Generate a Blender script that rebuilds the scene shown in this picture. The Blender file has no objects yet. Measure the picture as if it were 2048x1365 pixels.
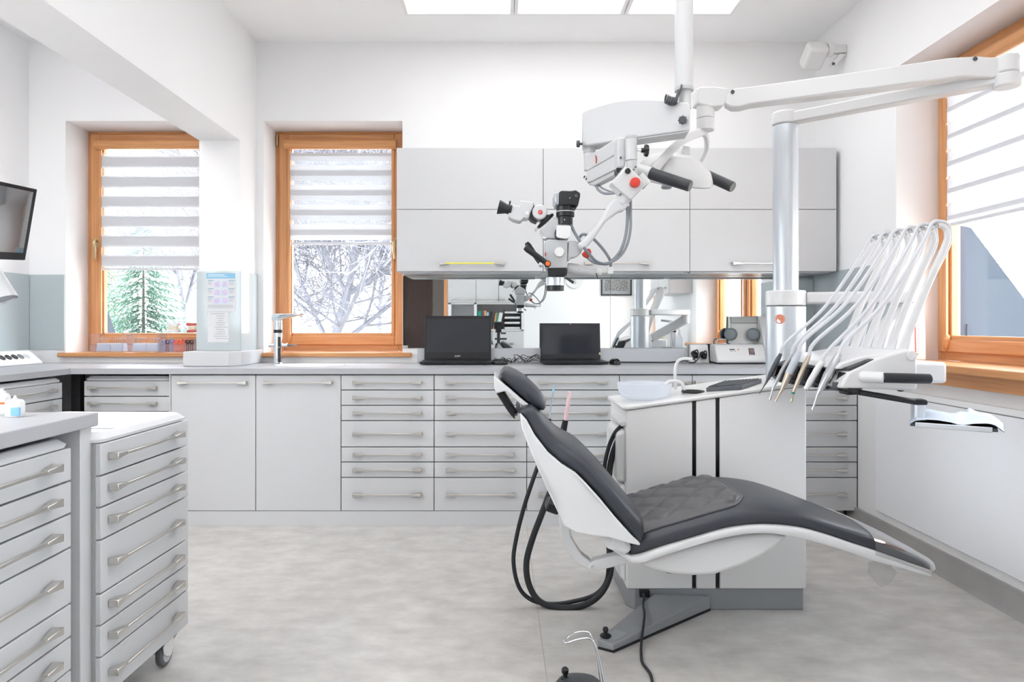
import bpy, bmesh, math, random
from mathutils import Vector as V, Matrix
random.seed(11)
SC = bpy.context.scene
C = SC.collection
F, CX, CY, EY = 1365.0, 1000.0, 652.0, 1.13     # focal length in pixels, vanishing point, eye height
PI = math.pi
ORG = {}

def P(px, py, d):
    """point of the photograph at depth d (metres) in front of the eye"""
    return V(((px - CX) * d / F, d, EY + (CY - py) * d / F))

def crop(x0, y0, s):
    return lambda x, y: (x0 + x * s, y0 + y * s)

# ------------------------------------------------------------------ materials
MATS = {}
def lin(c):
    return tuple(((v / 255) / 12.92 if v / 255 <= .04045 else ((v / 255 + .055) / 1.055) ** 2.4) for v in c) + (1,)

def M(name, col=(200, 200, 200), rough=.5, metal=0., noise=0., nscale=30., bump=0., bscale=200., coat=0., trans=0., ior=1.45, emit=0., spec=.5):
    if name in MATS: return MATS[name]
    m = bpy.data.materials.new(name); m.use_nodes = True
    nt = m.node_tree; b = nt.nodes['Principled BSDF']
    b.inputs['Base Color'].default_value = lin(col)
    b.inputs['Roughness'].default_value = rough
    b.inputs['Metallic'].default_value = metal
    b.inputs['IOR'].default_value = ior
    b.inputs['Specular IOR Level'].default_value = spec
    b.inputs['Coat Weight'].default_value = coat
    b.inputs['Coat Roughness'].default_value = .08
    b.inputs['Transmission Weight'].default_value = trans
    if emit:
        b.inputs['Emission Color'].default_value = lin(col); b.inputs['Emission Strength'].default_value = emit
    tc = nt.nodes.new('ShaderNodeTexCoord')
    if noise:
        n = nt.nodes.new('ShaderNodeTexNoise'); n.inputs['Scale'].default_value = nscale; n.inputs['Detail'].default_value = 5
        nt.links.new(tc.outputs['Object'], n.inputs['Vector'])
        mr = nt.nodes.new('ShaderNodeMapRange'); mr.inputs[1].default_value = .3; mr.inputs[2].default_value = .7
        mr.inputs[3].default_value = 1 - noise; mr.inputs[4].default_value = 1 + noise
        mx = nt.nodes.new('ShaderNodeMix'); mx.data_type = 'RGBA'; mx.blend_type = 'MULTIPLY'; mx.inputs[0].default_value = 1
        mx.inputs[6].default_value = lin(col)
        nt.links.new(n.outputs['Fac'], mr.inputs[0]); nt.links.new(mr.outputs[0], mx.inputs[7]); nt.links.new(mx.outputs[2], b.inputs['Base Color'])
    if bump:
        n2 = nt.nodes.new('ShaderNodeTexNoise'); n2.inputs['Scale'].default_value = bscale; n2.inputs['Detail'].default_value = 3
        nt.links.new(tc.outputs['Object'], n2.inputs['Vector'])
        bp = nt.nodes.new('ShaderNodeBump'); bp.inputs['Strength'].default_value = bump; bp.inputs['Distance'].default_value = .002
        nt.links.new(n2.outputs['Fac'], bp.inputs['Height']); nt.links.new(bp.outputs['Normal'], b.inputs['Normal'])
    MATS[name] = m
    return m

def thin_clear(name, tint=(255, 255, 255), pw_=4, frost=0., gl=.6, base=.025):
    """thin clear sheet: lets light straight through, mirrors a little; frost adds a milky share"""
    if name in MATS: return MATS[name]
    m = bpy.data.materials.new(name); m.use_nodes = True; nt = m.node_tree; nt.nodes.clear()
    o = nt.nodes.new('ShaderNodeOutputMaterial')
    t = nt.nodes.new('ShaderNodeBsdfTransparent'); t.inputs[0].default_value = lin(tint)
    g = nt.nodes.new('ShaderNodeBsdfGlossy'); g.inputs['Roughness'].default_value = .03
    lw = nt.nodes.new('ShaderNodeLayerWeight'); lw.inputs[0].default_value = .5
    pw = nt.nodes.new('ShaderNodeMath'); pw.operation = 'POWER'; pw.inputs[1].default_value = pw_
    fr = nt.nodes.new('ShaderNodeMath'); fr.operation = 'MULTIPLY_ADD'; fr.inputs[1].default_value = gl; fr.inputs[2].default_value = base
    nt.links.new(lw.outputs['Facing'], pw.inputs[0]); nt.links.new(pw.outputs[0], fr.inputs[0])
    mx = nt.nodes.new('ShaderNodeMixShader')
    nt.links.new(fr.outputs[0], mx.inputs[0]); nt.links.new(t.outputs[0], mx.inputs[1]); nt.links.new(g.outputs[0], mx.inputs[2])
    out = mx
    if frost:
        df = nt.nodes.new('ShaderNodeBsdfDiffuse'); df.inputs[0].default_value = lin(tint)
        tr = nt.nodes.new('ShaderNodeBsdfTranslucent'); tr.inputs[0].default_value = lin(tint)
        m1 = nt.nodes.new('ShaderNodeMixShader'); m1.inputs[0].default_value = .5
        nt.links.new(df.outputs[0], m1.inputs[1]); nt.links.new(tr.outputs[0], m1.inputs[2])
        m2 = nt.nodes.new('ShaderNodeMixShader'); m2.inputs[0].default_value = frost
        nt.links.new(mx.outputs[0], m2.inputs[1]); nt.links.new(m1.outputs[0], m2.inputs[2]); out = m2
    nt.links.new(out.outputs[0], o.inputs[0]); MATS[name] = m
    return m

def wood(name, c1, c2, axis='Z', rough=.35):
    if name in MATS: return MATS[name]
    m = M(name, c1, rough, coat=.25); nt = m.node_tree; b = nt.nodes['Principled BSDF']
    tc = nt.nodes['Texture Coordinate']; mp = nt.nodes.new('ShaderNodeMapping')
    sc = [60, 60, 60]; sc['XYZ'.index(axis)] = 2.5; mp.inputs['Scale'].default_value = sc
    n = nt.nodes.new('ShaderNodeTexNoise'); n.inputs['Scale'].default_value = 1; n.inputs['Detail'].default_value = 6
    r = nt.nodes.new('ShaderNodeValToRGB'); r.color_ramp.elements[0].position = .3; r.color_ramp.elements[1].position = .7
    r.color_ramp.elements[0].color = lin(c2); r.color_ramp.elements[1].color = lin(c1)
    nt.links.new(tc.outputs['Object'], mp.inputs[0]); nt.links.new(mp.outputs[0], n.inputs['Vector'])
    nt.links.new(n.outputs['Fac'], r.inputs[0]); nt.links.new(r.outputs[0], b.inputs['Base Color'])
    return m

# ------------------------------------------------------------------ mesh builder
class MB:
    def __init__(s): s.v, s.f, s.m, s.mi = [], [], [], 0
    def add(s, vs, fs):
        k = len(s.v); s.v += [V(x) for x in vs]
        for f in fs: s.f.append([i + k for i in f]); s.m.append(s.mi)
        return s
    def bx(s, x0, x1, y0, y1, z0, z1):
        return s.add([(x, y, z) for z in (z0, z1) for y in (y0, y1) for x in (x0, x1)],
                     [(0, 1, 3, 2), (4, 6, 7, 5), (0, 4, 5, 1), (2, 3, 7, 6), (0, 2, 6, 4), (1, 5, 7, 3)])
    def box(s, c, size, R=None):
        R = R or Matrix(); c = V(c)
        vs = [c + R.to_3x3() @ V((x * size[0] / 2, y * size[1] / 2, z * size[2] / 2)) for z in (-1, 1) for y in (-1, 1) for x in (-1, 1)]
        return s.add(vs, [(0, 1, 3, 2), (4, 6, 7, 5), (0, 4, 5, 1), (2, 3, 7, 6), (0, 2, 6, 4), (1, 5, 7, 3)])
    def beam(s, p, q, w, h, up=(0, 0, 1)):
        p, q = V(p), V(q); t = (q - p).normalized(); a = t.cross(V(up))
        if a.length < 1e-4: a = V((1, 0, 0))
        a.normalize(); b = a.cross(t)
        rings = [[c + a * x * w / 2 + b * y * h / 2 for x, y in ((-1, -1), (1, -1), (1, 1), (-1, 1))] for c in (p, q)]
        return s.loft(rings)
    def loft(s, rings, cap=True):
        n = len(rings[0]); k = len(s.v)
        fs = []
        for i in range(len(rings) - 1):
            for j in range(n):
                a, b = i * n + j, i * n + (j + 1) % n
                fs.append((a, b, b + n, a + n))
        if cap:
            fs.append(tuple(reversed(range(n)))); fs.append(tuple(range((len(rings) - 1) * n, len(rings) * n)))
        return s.add([v for r in rings for v in r], fs)
    def cyl(s, p, q, r0, r1=None, n=24):
        return s.tube([p, q], [r0, r0 if r1 is None else r1], n)
    def tube(s, pts, r, n=10, cap=True):
        pts = [V(p) for p in pts]
        if not isinstance(r, (list, tuple)): r = [r] * len(pts)
        t0 = (pts[1] - pts[0]).normalized(); a = t0.orthogonal().normalized(); rings = []
        for i, p in enumerate(pts):
            t = (pts[min(i + 1, len(pts) - 1)] - pts[max(i - 1, 0)])
            t = t.normalized() if t.length > 1e-9 else t0
            a = (a - t * a.dot(t)); a = a.normalized() if a.length > 1e-6 else t.orthogonal().normalized()
            b = t.cross(a)
            rings.append([p + (a * math.cos(2 * PI * k / n) + b * math.sin(2 * PI * k / n)) * r[i] for k in range(n)])
        return s.loft(rings, cap)
    def lathe(s, prof, c, axis=(0, 0, 1), n=32, cap=True):
        c = V(c); ax = V(axis).normalized()
        a = ax.orthogonal().normalized()
        if abs(ax.z) > .99: a = V((1, 0, 0))
        b = ax.cross(a)
        return s.loft([[c + ax * z + (a * math.cos(2 * PI * k / n) + b * math.sin(2 * PI * k / n)) * max(r, 1e-5) for k in range(n)] for r, z in prof], cap)
    def prism(s, A, B):
        n = len(A)
        return s.add(list(A) + list(B), [tuple(range(n)), tuple(reversed(range(n, 2 * n)))] + [(i, (i + 1) % n, n + (i + 1) % n, n + i) for i in range(n)])
    def slab(s, pts, d, off):
        """outline traced at depth d, given its real thickness"""
        f = d if callable(d) else (lambda x: d)
        off = V((0, off, 0)) if not hasattr(off, '__len__') else V(off)
        A = [P(x, y, f(x)) for x, y in pts]
        return s.prism(A, [a + off for a in A])
    def ball(s, c, r, n=20, m=12):
        r = r if hasattr(r, '__len__') else (r, r, r); c = V(c)
        rings = []
        for i in range(m + 1):
            th = PI * i / m; q = max(math.sin(th), 1e-4)
            rings.append([c + V((r[0] * q * math.cos(2 * PI * k / n), r[1] * q * math.sin(2 * PI * k / n), -r[2] * math.cos(th))) for k in range(n)])
        return s.loft(rings)
    def xf(s, Mx, k=0):
        for i in range(k, len(s.v)): s.v[i] = Mx @ s.v[i]
        return s
    def build(s, name, mat, parent=None, bevel=0., seg=2, ang=40, sub=0, label=None, origin=None):
        if parent is not None: o0 = ORG[parent.name]
        elif origin is not None: o0 = V(origin)
        else:
            xs, ys, zs = zip(*[tuple(v) for v in s.v]); o0 = V(((min(xs) + max(xs)) / 2, (min(ys) + max(ys)) / 2, min(zs)))
        me = bpy.data.meshes.new(name)
        me.from_pydata([tuple(v - o0) for v in s.v], [], s.f)
        bm = bmesh.new(); bm.from_mesh(me); bmesh.ops.recalc_face_normals(bm, faces=bm.faces); bm.to_mesh(me); bm.free()
        for mm in (mat if isinstance(mat, (list, tuple)) else [mat]): me.materials.append(mm)
        for p, i in zip(me.polygons, s.m): p.material_index = i; p.use_smooth = True
        me.set_sharp_from_angle(angle=math.radians(ang))
        o = bpy.data.objects.new(name, me); C.objects.link(o)
        if parent is not None: o.parent = parent
        else: o.location = o0
        ORG[o.name] = o0
        if bevel:
            b = o.modifiers.new('Bevel', 'BEVEL'); b.width = bevel; b.segments = seg; b.limit_method = 'ANGLE'; b.angle_limit = math.radians(35); b.use_clamp_overlap = True
        if sub:
            q = o.modifiers.new('Sub', 'SUBSURF'); q.levels = sub; q.render_levels = sub
        if label: o['label'] = label
        return o

def ring(c, u, w, a, b, e=4., n=36):
    c, u, w = V(c), V(u), V(w); out = []
    for k in range(n):
        t = 2 * PI * k / n; x, y = math.cos(t), math.sin(t)
        out.append(c + u * (a * math.copysign(abs(x) ** (2 / e), x)) + w * (b * math.copysign(abs(y) ** (2 / e), y)))
    return out

def crv(pts, k=8):
    pts = [V(p) for p in pts]; q = [pts[0] * 2 - pts[1]] + pts + [pts[-1] * 2 - pts[-2]]; out = []
    for i in range(1, len(q) - 2):
        a, b, c, d = q[i - 1:i + 3]
        for j in range(k):
            t = j / k
            out.append(.5 * ((2 * b) + (c - a) * t + (2 * a - 5 * b + 4 * c - d) * t * t + (3 * b - a - 3 * c + d) * t ** 3))
    return out + [pts[-1]]

def pcrv(pts, k=8):
    """curve through (px, py, depth) points"""
    return crv([P(*p) for p in pts], k)

def tag(o, label=None, cat=None, group=None, kind=None):
    if label: o['label'] = label
    if cat: o['category'] = cat
    if group: o['group'] = group
    if kind: o['kind'] = kind
    return o

def thing(name, label, cat, loc, group=None, kind=None):
    o = bpy.data.objects.new(name, None); C.objects.link(o); o.location = loc; o.empty_display_size = .05
    ORG[o.name] = V(loc)
    return tag(o, label, cat, group, kind)

def struct(o): o['kind'] = 'structure'; return o

def dup(r, loc, rotz=0., label=None, group=None):
    kids = {}
    for o in C.objects:
        if o.parent: kids.setdefault(o.parent, []).append(o)
    def cp(o, par):
        c = o.copy(); C.objects.link(c); c.parent = par
        for ch in kids.get(o, []): cp(ch, c)
        return c
    n = cp(r, None); n.location = loc; n.rotation_euler = (0, 0, rotz)
    return tag(n, label, group=group)

def text_mesh(name, txt, size, mat, parent, Mx):
    """lettering as a thin mesh; Mx takes the text plane (x right, y up) into the place"""
    cu = bpy.data.curves.new(name, 'FONT'); cu.body = txt; cu.size = size; cu.align_x = 'CENTER'; cu.align_y = 'CENTER'; cu.extrude = .0004
    t = bpy.data.objects.new(name, cu); C.objects.link(t)
    me = bpy.data.meshes.new_from_object(t.evaluated_get(bpy.context.evaluated_depsgraph_get()))
    bpy.data.objects.remove(t)
    b = MB(); b.add([Mx @ v.co for v in me.vertices], [tuple(p.vertices) for p in me.polygons])
    return b.build(name, mat, parent)

# palette
WALL = M('wall_paint', (243, 243, 244), .9, noise=.008, nscale=3)
CEIL = M('ceiling_paint', (247, 247, 248), .92, noise=.006, nscale=3)
CAB = M('cabinet_lacquer', (205, 206, 208), .32, noise=.006, nscale=6)
CABD = M('carcass_gap_shade', (120, 121, 124), .6)  # grey painted for the shade seen in gaps between white fronts
GAP = M('drawer_gap_shade', (40, 41, 44), .8)  # near-black colour for the shade between trolley drawers
STEEL = M('brushed_steel', (214, 211, 206), .32, 1.)
CHROME = M('chrome', (225, 228, 232), .08, 1.)
ALU = M('anodised_aluminium', (204, 209, 215), .36, .65)
TOP = M('worktop_laminate', (176, 177, 181), .38, noise=.02, nscale=400)
PLAS = M('white_plastic', (224, 224, 224), .28, noise=.004, nscale=10)
PLAS2 = M('warm_white_plastic', (238, 238, 238), .35)
SHELL = M('chair_shell_white', (212, 213, 214), .3)
LEATH = M('charcoal_upholstery', (54, 57, 64), .38, noise=.03, nscale=40, bump=.12, bscale=700)
QUILT = M('black_quilted_leatherette', (82, 82, 85), .32, bump=.12, bscale=600)
BLACK = M('black_plastic', (30, 31, 34), .38)
RUB = M('black_rubber', (38, 40, 44), .5)
DGREY = M('dark_grey_plastic', (78, 81, 86), .45)
GREY = M('grey_plastic', (150, 154, 159), .45)
PLINTH = M('unit_plinth_grey', (148, 151, 155), .4)
RED = M('red_plastic', (205, 62, 48), .35)
ORANGE = M('orange_plastic', (238, 112, 42), .4)
WHITE = M('paper_white', (216, 218, 221), .8)
WOODW = wood('window_wood', (220, 160, 106), (194, 134, 84), 'Z')
WOODH = wood('window_wood_level', (220, 160, 106), (194, 134, 84), 'X')
WOODY = wood('window_wood_deep', (220, 160, 106), (194, 134, 84), 'Y')
BRASS = M('satin_brass', (196, 172, 132), .35, .8)
GLASS = thin_clear('window_glass', (250, 252, 253))
CLEAR = thin_clear('clear_acrylic', (248, 249, 253), frost=.05)
FILM = thin_clear('clear_film', (246, 246, 246), frost=.07, pw_=1.3, gl=.85, base=.03)
FROST = thin_clear('frosted_glass', (246, 249, 253), frost=.6)
FILMT = thin_clear('clear_film_top_sheen', (246, 246, 247), frost=.45, pw_=1.3, gl=.6, base=.03)  # milky share paints the bright reflection on the film top
BSPL = M('grey_back_painted_glass', (186, 196, 199), .08, spec=.5)
SKY, LAMP, LAMP2, EXPO = 6.0, 1.15, 2.45, 1.13
# ================================================================== THE ROOM
XL, XR, YB, YF, ZC = -3.07, 2.05, 4.45, -1.30, 2.98
SILL, HEAD = .955, 2.467

def wall(name, u0, u1, v0, v1, holes, put):
    """wall slab of boxes around its window openings; put(u0,u1,v0,v1,mb) adds one box"""
    us = sorted({u0, u1, *[h[0] for h in holes], *[h[1] for h in holes]}); vs = sorted({v0, v1, *[h[2] for h in holes], *[h[3] for h in holes]})
    mb = MB()
    for a, b in zip(us, us[1:]):
        for c, d in zip(vs, vs[1:]):
            if any(h[0] <= a and b <= h[1] and h[2] <= c and d <= h[3] for h in holes): continue
            put(a, b, c, d, mb)
    return struct(mb.build(name, WALL, origin=(0, 0, 0)))

W1 = (-2.833, -1.942); W2 = (-1.542, -.636)
wall('wall_back', XL - .35, XR + .35, 0, ZC, [(W1[0], W1[1], SILL - .02, HEAD), (W2[0], W2[1], SILL - .02, HEAD)],
     lambda a, b, c, d, mb: mb.bx(a, b, YB, YB + .35, c, d))
wall('wall_right', YF, YB, 0, ZC, [(1.76, 3.53, SILL - .02, HEAD), (-1.04, -.13, SILL - .02, HEAD)],
     lambda a, b, c, d, mb: mb.bx(XR, XR + .33, a, b, c, d))
wall('wall_left', YF, YB, 0, ZC, [(-.95, 1.25, SILL - .02, HEAD)], lambda a, b, c, d, mb: mb.bx(XL - .33, XL, a, b, c, d))
wall('wall_front', XL - .33, XR + .33, 0, ZC, [(-1.46, -.79, 0, 2.1)], lambda a, b, c, d, mb: mb.bx(a, b, YF - .2, YF, c, d))
struct(MB().bx(XL - .35, XR + .35, YF - .2, YB + .35, ZC, ZC + .2).build('ceiling', CEIL, origin=(0, 0, ZC)))

# floor: mottled light grey vinyl with a faint sheet seam
FL = M('floor_vinyl', (192, 189, 186), .42)
nt = FL.node_tree; b_ = nt.nodes['Principled BSDF']; tc = nt.nodes['Texture Coordinate']
mp = nt.nodes.new('ShaderNodeMapping'); mp.inputs['Scale'].default_value = (1, 1.6, 1)
n1 = nt.nodes.new('ShaderNodeTexNoise'); n1.inputs['Scale'].default_value = 7; n1.inputs['Detail'].default_value = 9; n1.inputs['Roughness'].default_value = .62
r1 = nt.nodes.new('ShaderNodeValToRGB'); r1.color_ramp.elements[0].position = .3; r1.color_ramp.elements[1].position = .72
r1.color_ramp.elements[0].color = lin((180, 177, 174)); r1.color_ramp.elements[1].color = lin((210, 207, 203))
nt.links.new(tc.outputs['Object'], mp.inputs[0]); nt.links.new(mp.outputs[0], n1.inputs['Vector']); nt.links.new(n1.outputs['Fac'], r1.inputs[0]); nt.links.new(r1.outputs[0], b_.inputs['Base Color'])
fl = struct(MB().bx(XL - .35, XR + .35, YF - .2, YB + .35, -.15, 0).build('floor', FL, origin=(0, 0, 0)))
struct(MB().bx(.148, .1515, .3, 3.85, 0, .0006).build('trim_2', M('floor_seam', (172, 169, 166), .5)))
# pillar between the back windows, carrying the beam that runs towards the viewer
mb = MB().bx(-1.84, -1.59, 4.175, YB, 0, ZC).bx(-1.84, -1.59, YF, 4.175, 2.265, ZC)
struct(mb.build('trim_1', WALL, origin=(0, 0, 0)))
# boxed-out lower wall on the right, with its access panel and grey skirting
LOWP = M('low_wall_panel', (242, 243, 246), .4)
struct(MB().bx(2.016, XR, -.1, 3.845, .09, .80).build('trim_3', M('low_wall_white', (238, 238, 238), .5)))
mb = MB().bx(2.005, 2.016, .9, 3.648, .146, .770)
struct(mb.build('trim_4', LOWP, bevel=.002))
struct(MB().bx(2.0135, 2.0165, .897, 3.652, .142, .774).build('trim_13', M('panel_shadow_line', (120, 121, 124), .7)))  # grey backing draws the shadow line round the access panel
SK = M('skirting_grey', (160, 158, 156), .5, noise=.05, nscale=8)
struct(MB().prism([V((1.98, -.2, 0)), V((XR, -.2, 0)), V((XR, -.2, .105)), V((2.0, -.2, .105)), V((1.994, -.2, .02))],
                  [V((1.98, 3.93, 0)), V((XR, 3.93, 0)), V((XR, 3.93, .105)), V((2.0, 3.93, .105)), V((1.994, 3.93, .02))]).build('baseboard_right', SK))
# grey glass splashbacks on the side walls, beside the left window and round the pillar foot
struct(MB().bx(XR - .008, XR, 3.54, YB - .002, .90, 1.463).build('trim_5', BSPL))
struct(MB().bx(XL, XL + .008, 1.6, YB - .01, .975, 1.463).build('trim_6', BSPL))
struct(MB().bx(XL + .009, W1[0] - .004, YB - .008, YB, .975, 1.463).build('trim_7', BSPL))
mb = MB().bx(-1.852, -1.584, 4.163, 4.175, .978, 1.463).bx(-1.59, -1.578, 4.165, YB, .978, 1.463)
struct(mb.build('trim_8', BSPL))

# ------------------------------------------------------------------ windows
def ringbox(mb, x0, x1, z0, z1, l, r, b, t, y0, y1):
    mb.mi = 0; mb.bx(x0, x0 + l, y0, y1, z0, z1).bx(x1 - r, x1, y0, y1, z0, z1)
    mb.mi = 1; mb.bx(x0 + l, x1 - r, y0, y1, z0, z0 + b).bx(x0 + l, x1 - r, y0, y1, z1 - t, z1)
    return mb

def window_unit(root, Mx, w, h, hside, wh, x0=0., frame=True):
    """one casement: x along the wall, front at y=0, bottom at z=0"""
    T = Mx @ Matrix.Translation((x0, 0, 0)); mats = [WOODW, wh]
    ringbox(MB(), 0, w, 0, h, .06, .06, .08, .06, .015, .085).xf(T).build('window_frame', mats, root, bevel=.004)
    s = ringbox(MB(), .024, w - .024, .042, h - .02, .064, .064, .064, .066, 0, .07).xf(T).build('sash', mats, root, bevel=.006)
    ringbox(MB(), .08, w - .08, .10, h - .08, .032, .032, .026, .03, .010, .055).xf(T).build('glazing_bead', mats, s, bevel=.005)
    MB().bx(.09, w - .09, .034, .038, .11, h - .09).xf(T).build('pane', GLASS, root)
    hx = w - .078 if hside > 0 else .074; hz = h * .493
    g = MB(); g.box((hx, -.004, hz), (.026, .008, .065))
    g.tube(crv([(hx, -.006, hz + .01), (hx, -.036, hz + .012), (hx - hside * .004, -.05, hz - .005), (hx - hside * .006, -.046, hz - .06), (hx - hside * .002, -.038, hz - .115)], 5), [.009] * 6 + [.011] * 10 + [.009] * 5, 10)
    g.xf(T).build('handle', BRASS, root, label='brass window handle')
    ox = .012 if hside > 0 else w - .012
    MB().cyl((ox, .004, h - .1), (ox, .004, h - .03), .008, n=12).xf(T).build('hinge', BRASS, root)
    o2 = .095 if hside > 0 else w - .095
    MB().lathe([(.006, .05), (.016, .07), (.018, .10), (.014, .125), (.005, .135)], (o2, 0, 0), n=14).xf(T).build('hinge', wh, root)

def blind(name, label, Mx, w, h, drop, shift, wh, x0=0.):
    T = Mx @ Matrix.Translation((x0, 0, 0))
    r = thing(name, label, 'blind', T @ V((w / 2, 0, h - .1)))
    z1 = h - .152; zb = h - drop; a, b = .106, w - .106
    g = MB(); g.tube([(.072, -.018, h - .098), (w - .072, -.018, h - .098)], .034, 16); g.xf(T).build('cassette', wh, r)
    g = MB()
    for k, y in enumerate((-.006, -.0085)):
        z = zb + .02; on = True
        z -= shift * k
        while z < z1:
            lo, hi = max(z, zb + .002), min(z + (.0745 if on else .061), z1)
            if hi > lo: g.mi = 0 if on else 1; g.add([(a, y, lo), (b, y, lo), (b, y, hi), (a, y, hi)], [(0, 1, 2, 3)])
            z += .0745 if on else .061; on = not on
    g.xf(T).build('striped_fabric', [FAB_O, FAB_S], r)
    MB().bx(a - .002, b + .002, -.013, -.002, zb - .012, zb + .004).xf(T).build('bottom_bar', M('blind_bar', (214, 216, 222), .4), r, bevel=.002)
    for q in (.088, w - .106): MB().bx(q, q + .018, -.014, 0, .12, z1 + .02).xf(T).build('side_guide', WOODW, r, bevel=.002)

def fabric(name, op):
    m = bpy.data.materials.new(name); m.use_nodes = True; nt = m.node_tree; nt.nodes.clear()
    o = nt.nodes.new('ShaderNodeOutputMaterial'); d = nt.nodes.new('ShaderNodeBsdfDiffuse'); t = nt.nodes.new('ShaderNodeBsdfTranslucent'); tr = nt.nodes.new('ShaderNodeBsdfTransparent')
    d.inputs[0].default_value = (.80, .80, .82, 1); t.inputs[0].default_value = (.36, .37, .40, 1)
    m1 = nt.nodes.new('ShaderNodeMixShader'); m1.inputs[0].default_value = .30 if op else .5
    m2 = nt.nodes.new('ShaderNodeMixShader'); m2.inputs[0].default_value = 1 if op else .28
    nt.links.new(d.outputs[0], m1.inputs[1]); nt.links.new(t.outputs[0], m1.inputs[2]); nt.links.new(tr.outputs[0], m2.inputs[1]); nt.links.new(m1.outputs[0], m2.inputs[2]); nt.links.new(m2.outputs[0], o.inputs[0])
    return m
FAB_O, FAB_S = fabric('blind_fabric_dense', True), fabric('blind_fabric_sheer', False)

H_ = HEAD - SILL
TB = Matrix.Translation((0, 4.68, SILL))
TR = Matrix.Translation((2.25, 0, SILL)) @ Matrix.Rotation(-PI / 2, 4, 'Z')      # x runs towards the viewer, front faces the room
def sill(root, pts, wh, z0=SILL - .028):
    MB().prism([V((x, y, SILL)) for x, y in pts], [V((x, y, z0)) for x, y in pts]).build('window_sill', wh, root, bevel=.006)
w_ = struct(thing('window_1', None, None, ((W1[0] + W1[1]) / 2, 4.68, SILL)))
window_unit(w_, TB @ Matrix.Translation((W1[0], 0, 0)), W1[1] - W1[0], H_, -1, WOODH)
sill(w_, [(-2.868, 4.415), (-1.842, 4.415), (-1.842, 4.46), (-1.944, 4.46), (-1.944, 4.70), (-2.831, 4.70), (-2.831, 4.449), (-2.868, 4.449)], WOODH)
w_ = struct(thing('window_2', None, None, ((W2[0] + W2[1]) / 2, 4.68, SILL)))
window_unit(w_, TB @ Matrix.Translation((W2[0], 0, 0)), W2[1] - W2[0], H_, 1, WOODH)
sill(w_, [(-1.575, 4.415), (-.573, 4.415), (-.573, 4.449), (-.638, 4.449), (-.638, 4.70), (-1.54, 4.70), (-1.54, 4.449), (-1.575, 4.449)], WOODH)
w_ = struct(thing('window_3', None, None, (2.25, 2.645, SILL)))
TR3 = TR @ Matrix.Translation((-3.53, 0, 0))
window_unit(w_, TR3, .885, H_, 1, WOODY); window_unit(w_, TR3, .885, H_, -1, WOODY, .885)
sill(w_, [(1.965, 1.62), (1.965, 3.60), (2.049, 3.60), (2.049, 3.528), (2.27, 3.528), (2.27, 1.762), (2.049, 1.762), (2.049, 1.62)], WOODY, SILL - .035)
MB().bx(2.005, 2.049, 1.62, 3.60, SILL - .095, SILL - .036).build('sill_apron', WOODY, w_, bevel=.003)
w_ = struct(thing('window_4', None, None, (2.25, -.58, SILL)))
TR4 = TR @ Matrix.Translation((.13, 0, 0))
window_unit(w_, TR4, .91, H_, 1, WOODY)
sill(w_, [(2.0, -1.08), (2.0, -.08), (2.049, -.08), (2.049, -.132), (2.27, -.132), (2.27, -1.038), (2.049, -1.038), (2.049, -1.08)], WOODY)

w_ = struct(thing('added_light_window', None, None, (-3.27, .15, SILL)))  # unseen window, added to bring more light onto the right side
TL = Matrix.Translation((-3.27, 0, SILL)) @ Matrix.Rotation(PI / 2, 4, 'Z') @ Matrix.Translation((-.95, 0, 0))
window_unit(w_, TL, 1.1, H_, 1, WOODY); window_unit(w_, TL, 1.1, H_, -1, WOODY, 1.1)
sill(w_, [(-2.99, -1.0), (-2.99, 1.3), (-3.069, 1.3), (-3.069, 1.248), (-3.29, 1.248), (-3.29, -.948), (-3.069, -.948), (-3.069, -1.0)], WOODY)

blind('roller_blind', 'white striped roller blind lowered two thirds on the left back window above the clear boxes', TB @ Matrix.Translation((W1[0], 0, 0)), W1[1] - W1[0], H_, .945, .010, WOODH)
blind('roller_blind', 'white striped roller blind lowered halfway on the back window behind the tap', TB @ Matrix.Translation((W2[0], 0, 0)), W2[1] - W2[0], H_, .77, -.034, WOODH)
blind('roller_blind', 'white roller blind with closed stripes on the right-hand wall window', TR3, .885, H_, .83, .052, WOODY)
blind('roller_blind', 'white roller blind on the nearer casement of the right-hand window, seen only in the mirror', TR3, .885, H_, .83, .052, WOODY, .885)

# door and setting behind the viewer, seen in the mirror
dr = struct(thing('door_1', None, None, (-1.12, YF, 0)))
MB().bx(-1.45, -1.02, YF - .1, YF - .06, 0, 2.05).build('door_leaf', wood('dark_door_wood', (52, 33, 28), (36, 22, 19), 'Z', .3), dr)
MB().bx(-1.02, -.835, YF - .12, YF - .07, 0, 2.05).build('side_panel', M('door_side_grey', (92, 88, 86), .6), dr)
MB().bx(-.835, -.785, YF - .1, YF + .015, 0, 2.1).bx(-1.5, -1.45, YF - .1, YF + .015, 0, 2.1).bx(-1.45, -.835, YF - .1, YF + .015, 2.05, 2.1).build('door_frame', WOODW, dr)
MB().bx(-1.47, -.78, YF - .19, YF - .15, 0, 2.1).build('door_backing', BLACK, dr)

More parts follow.
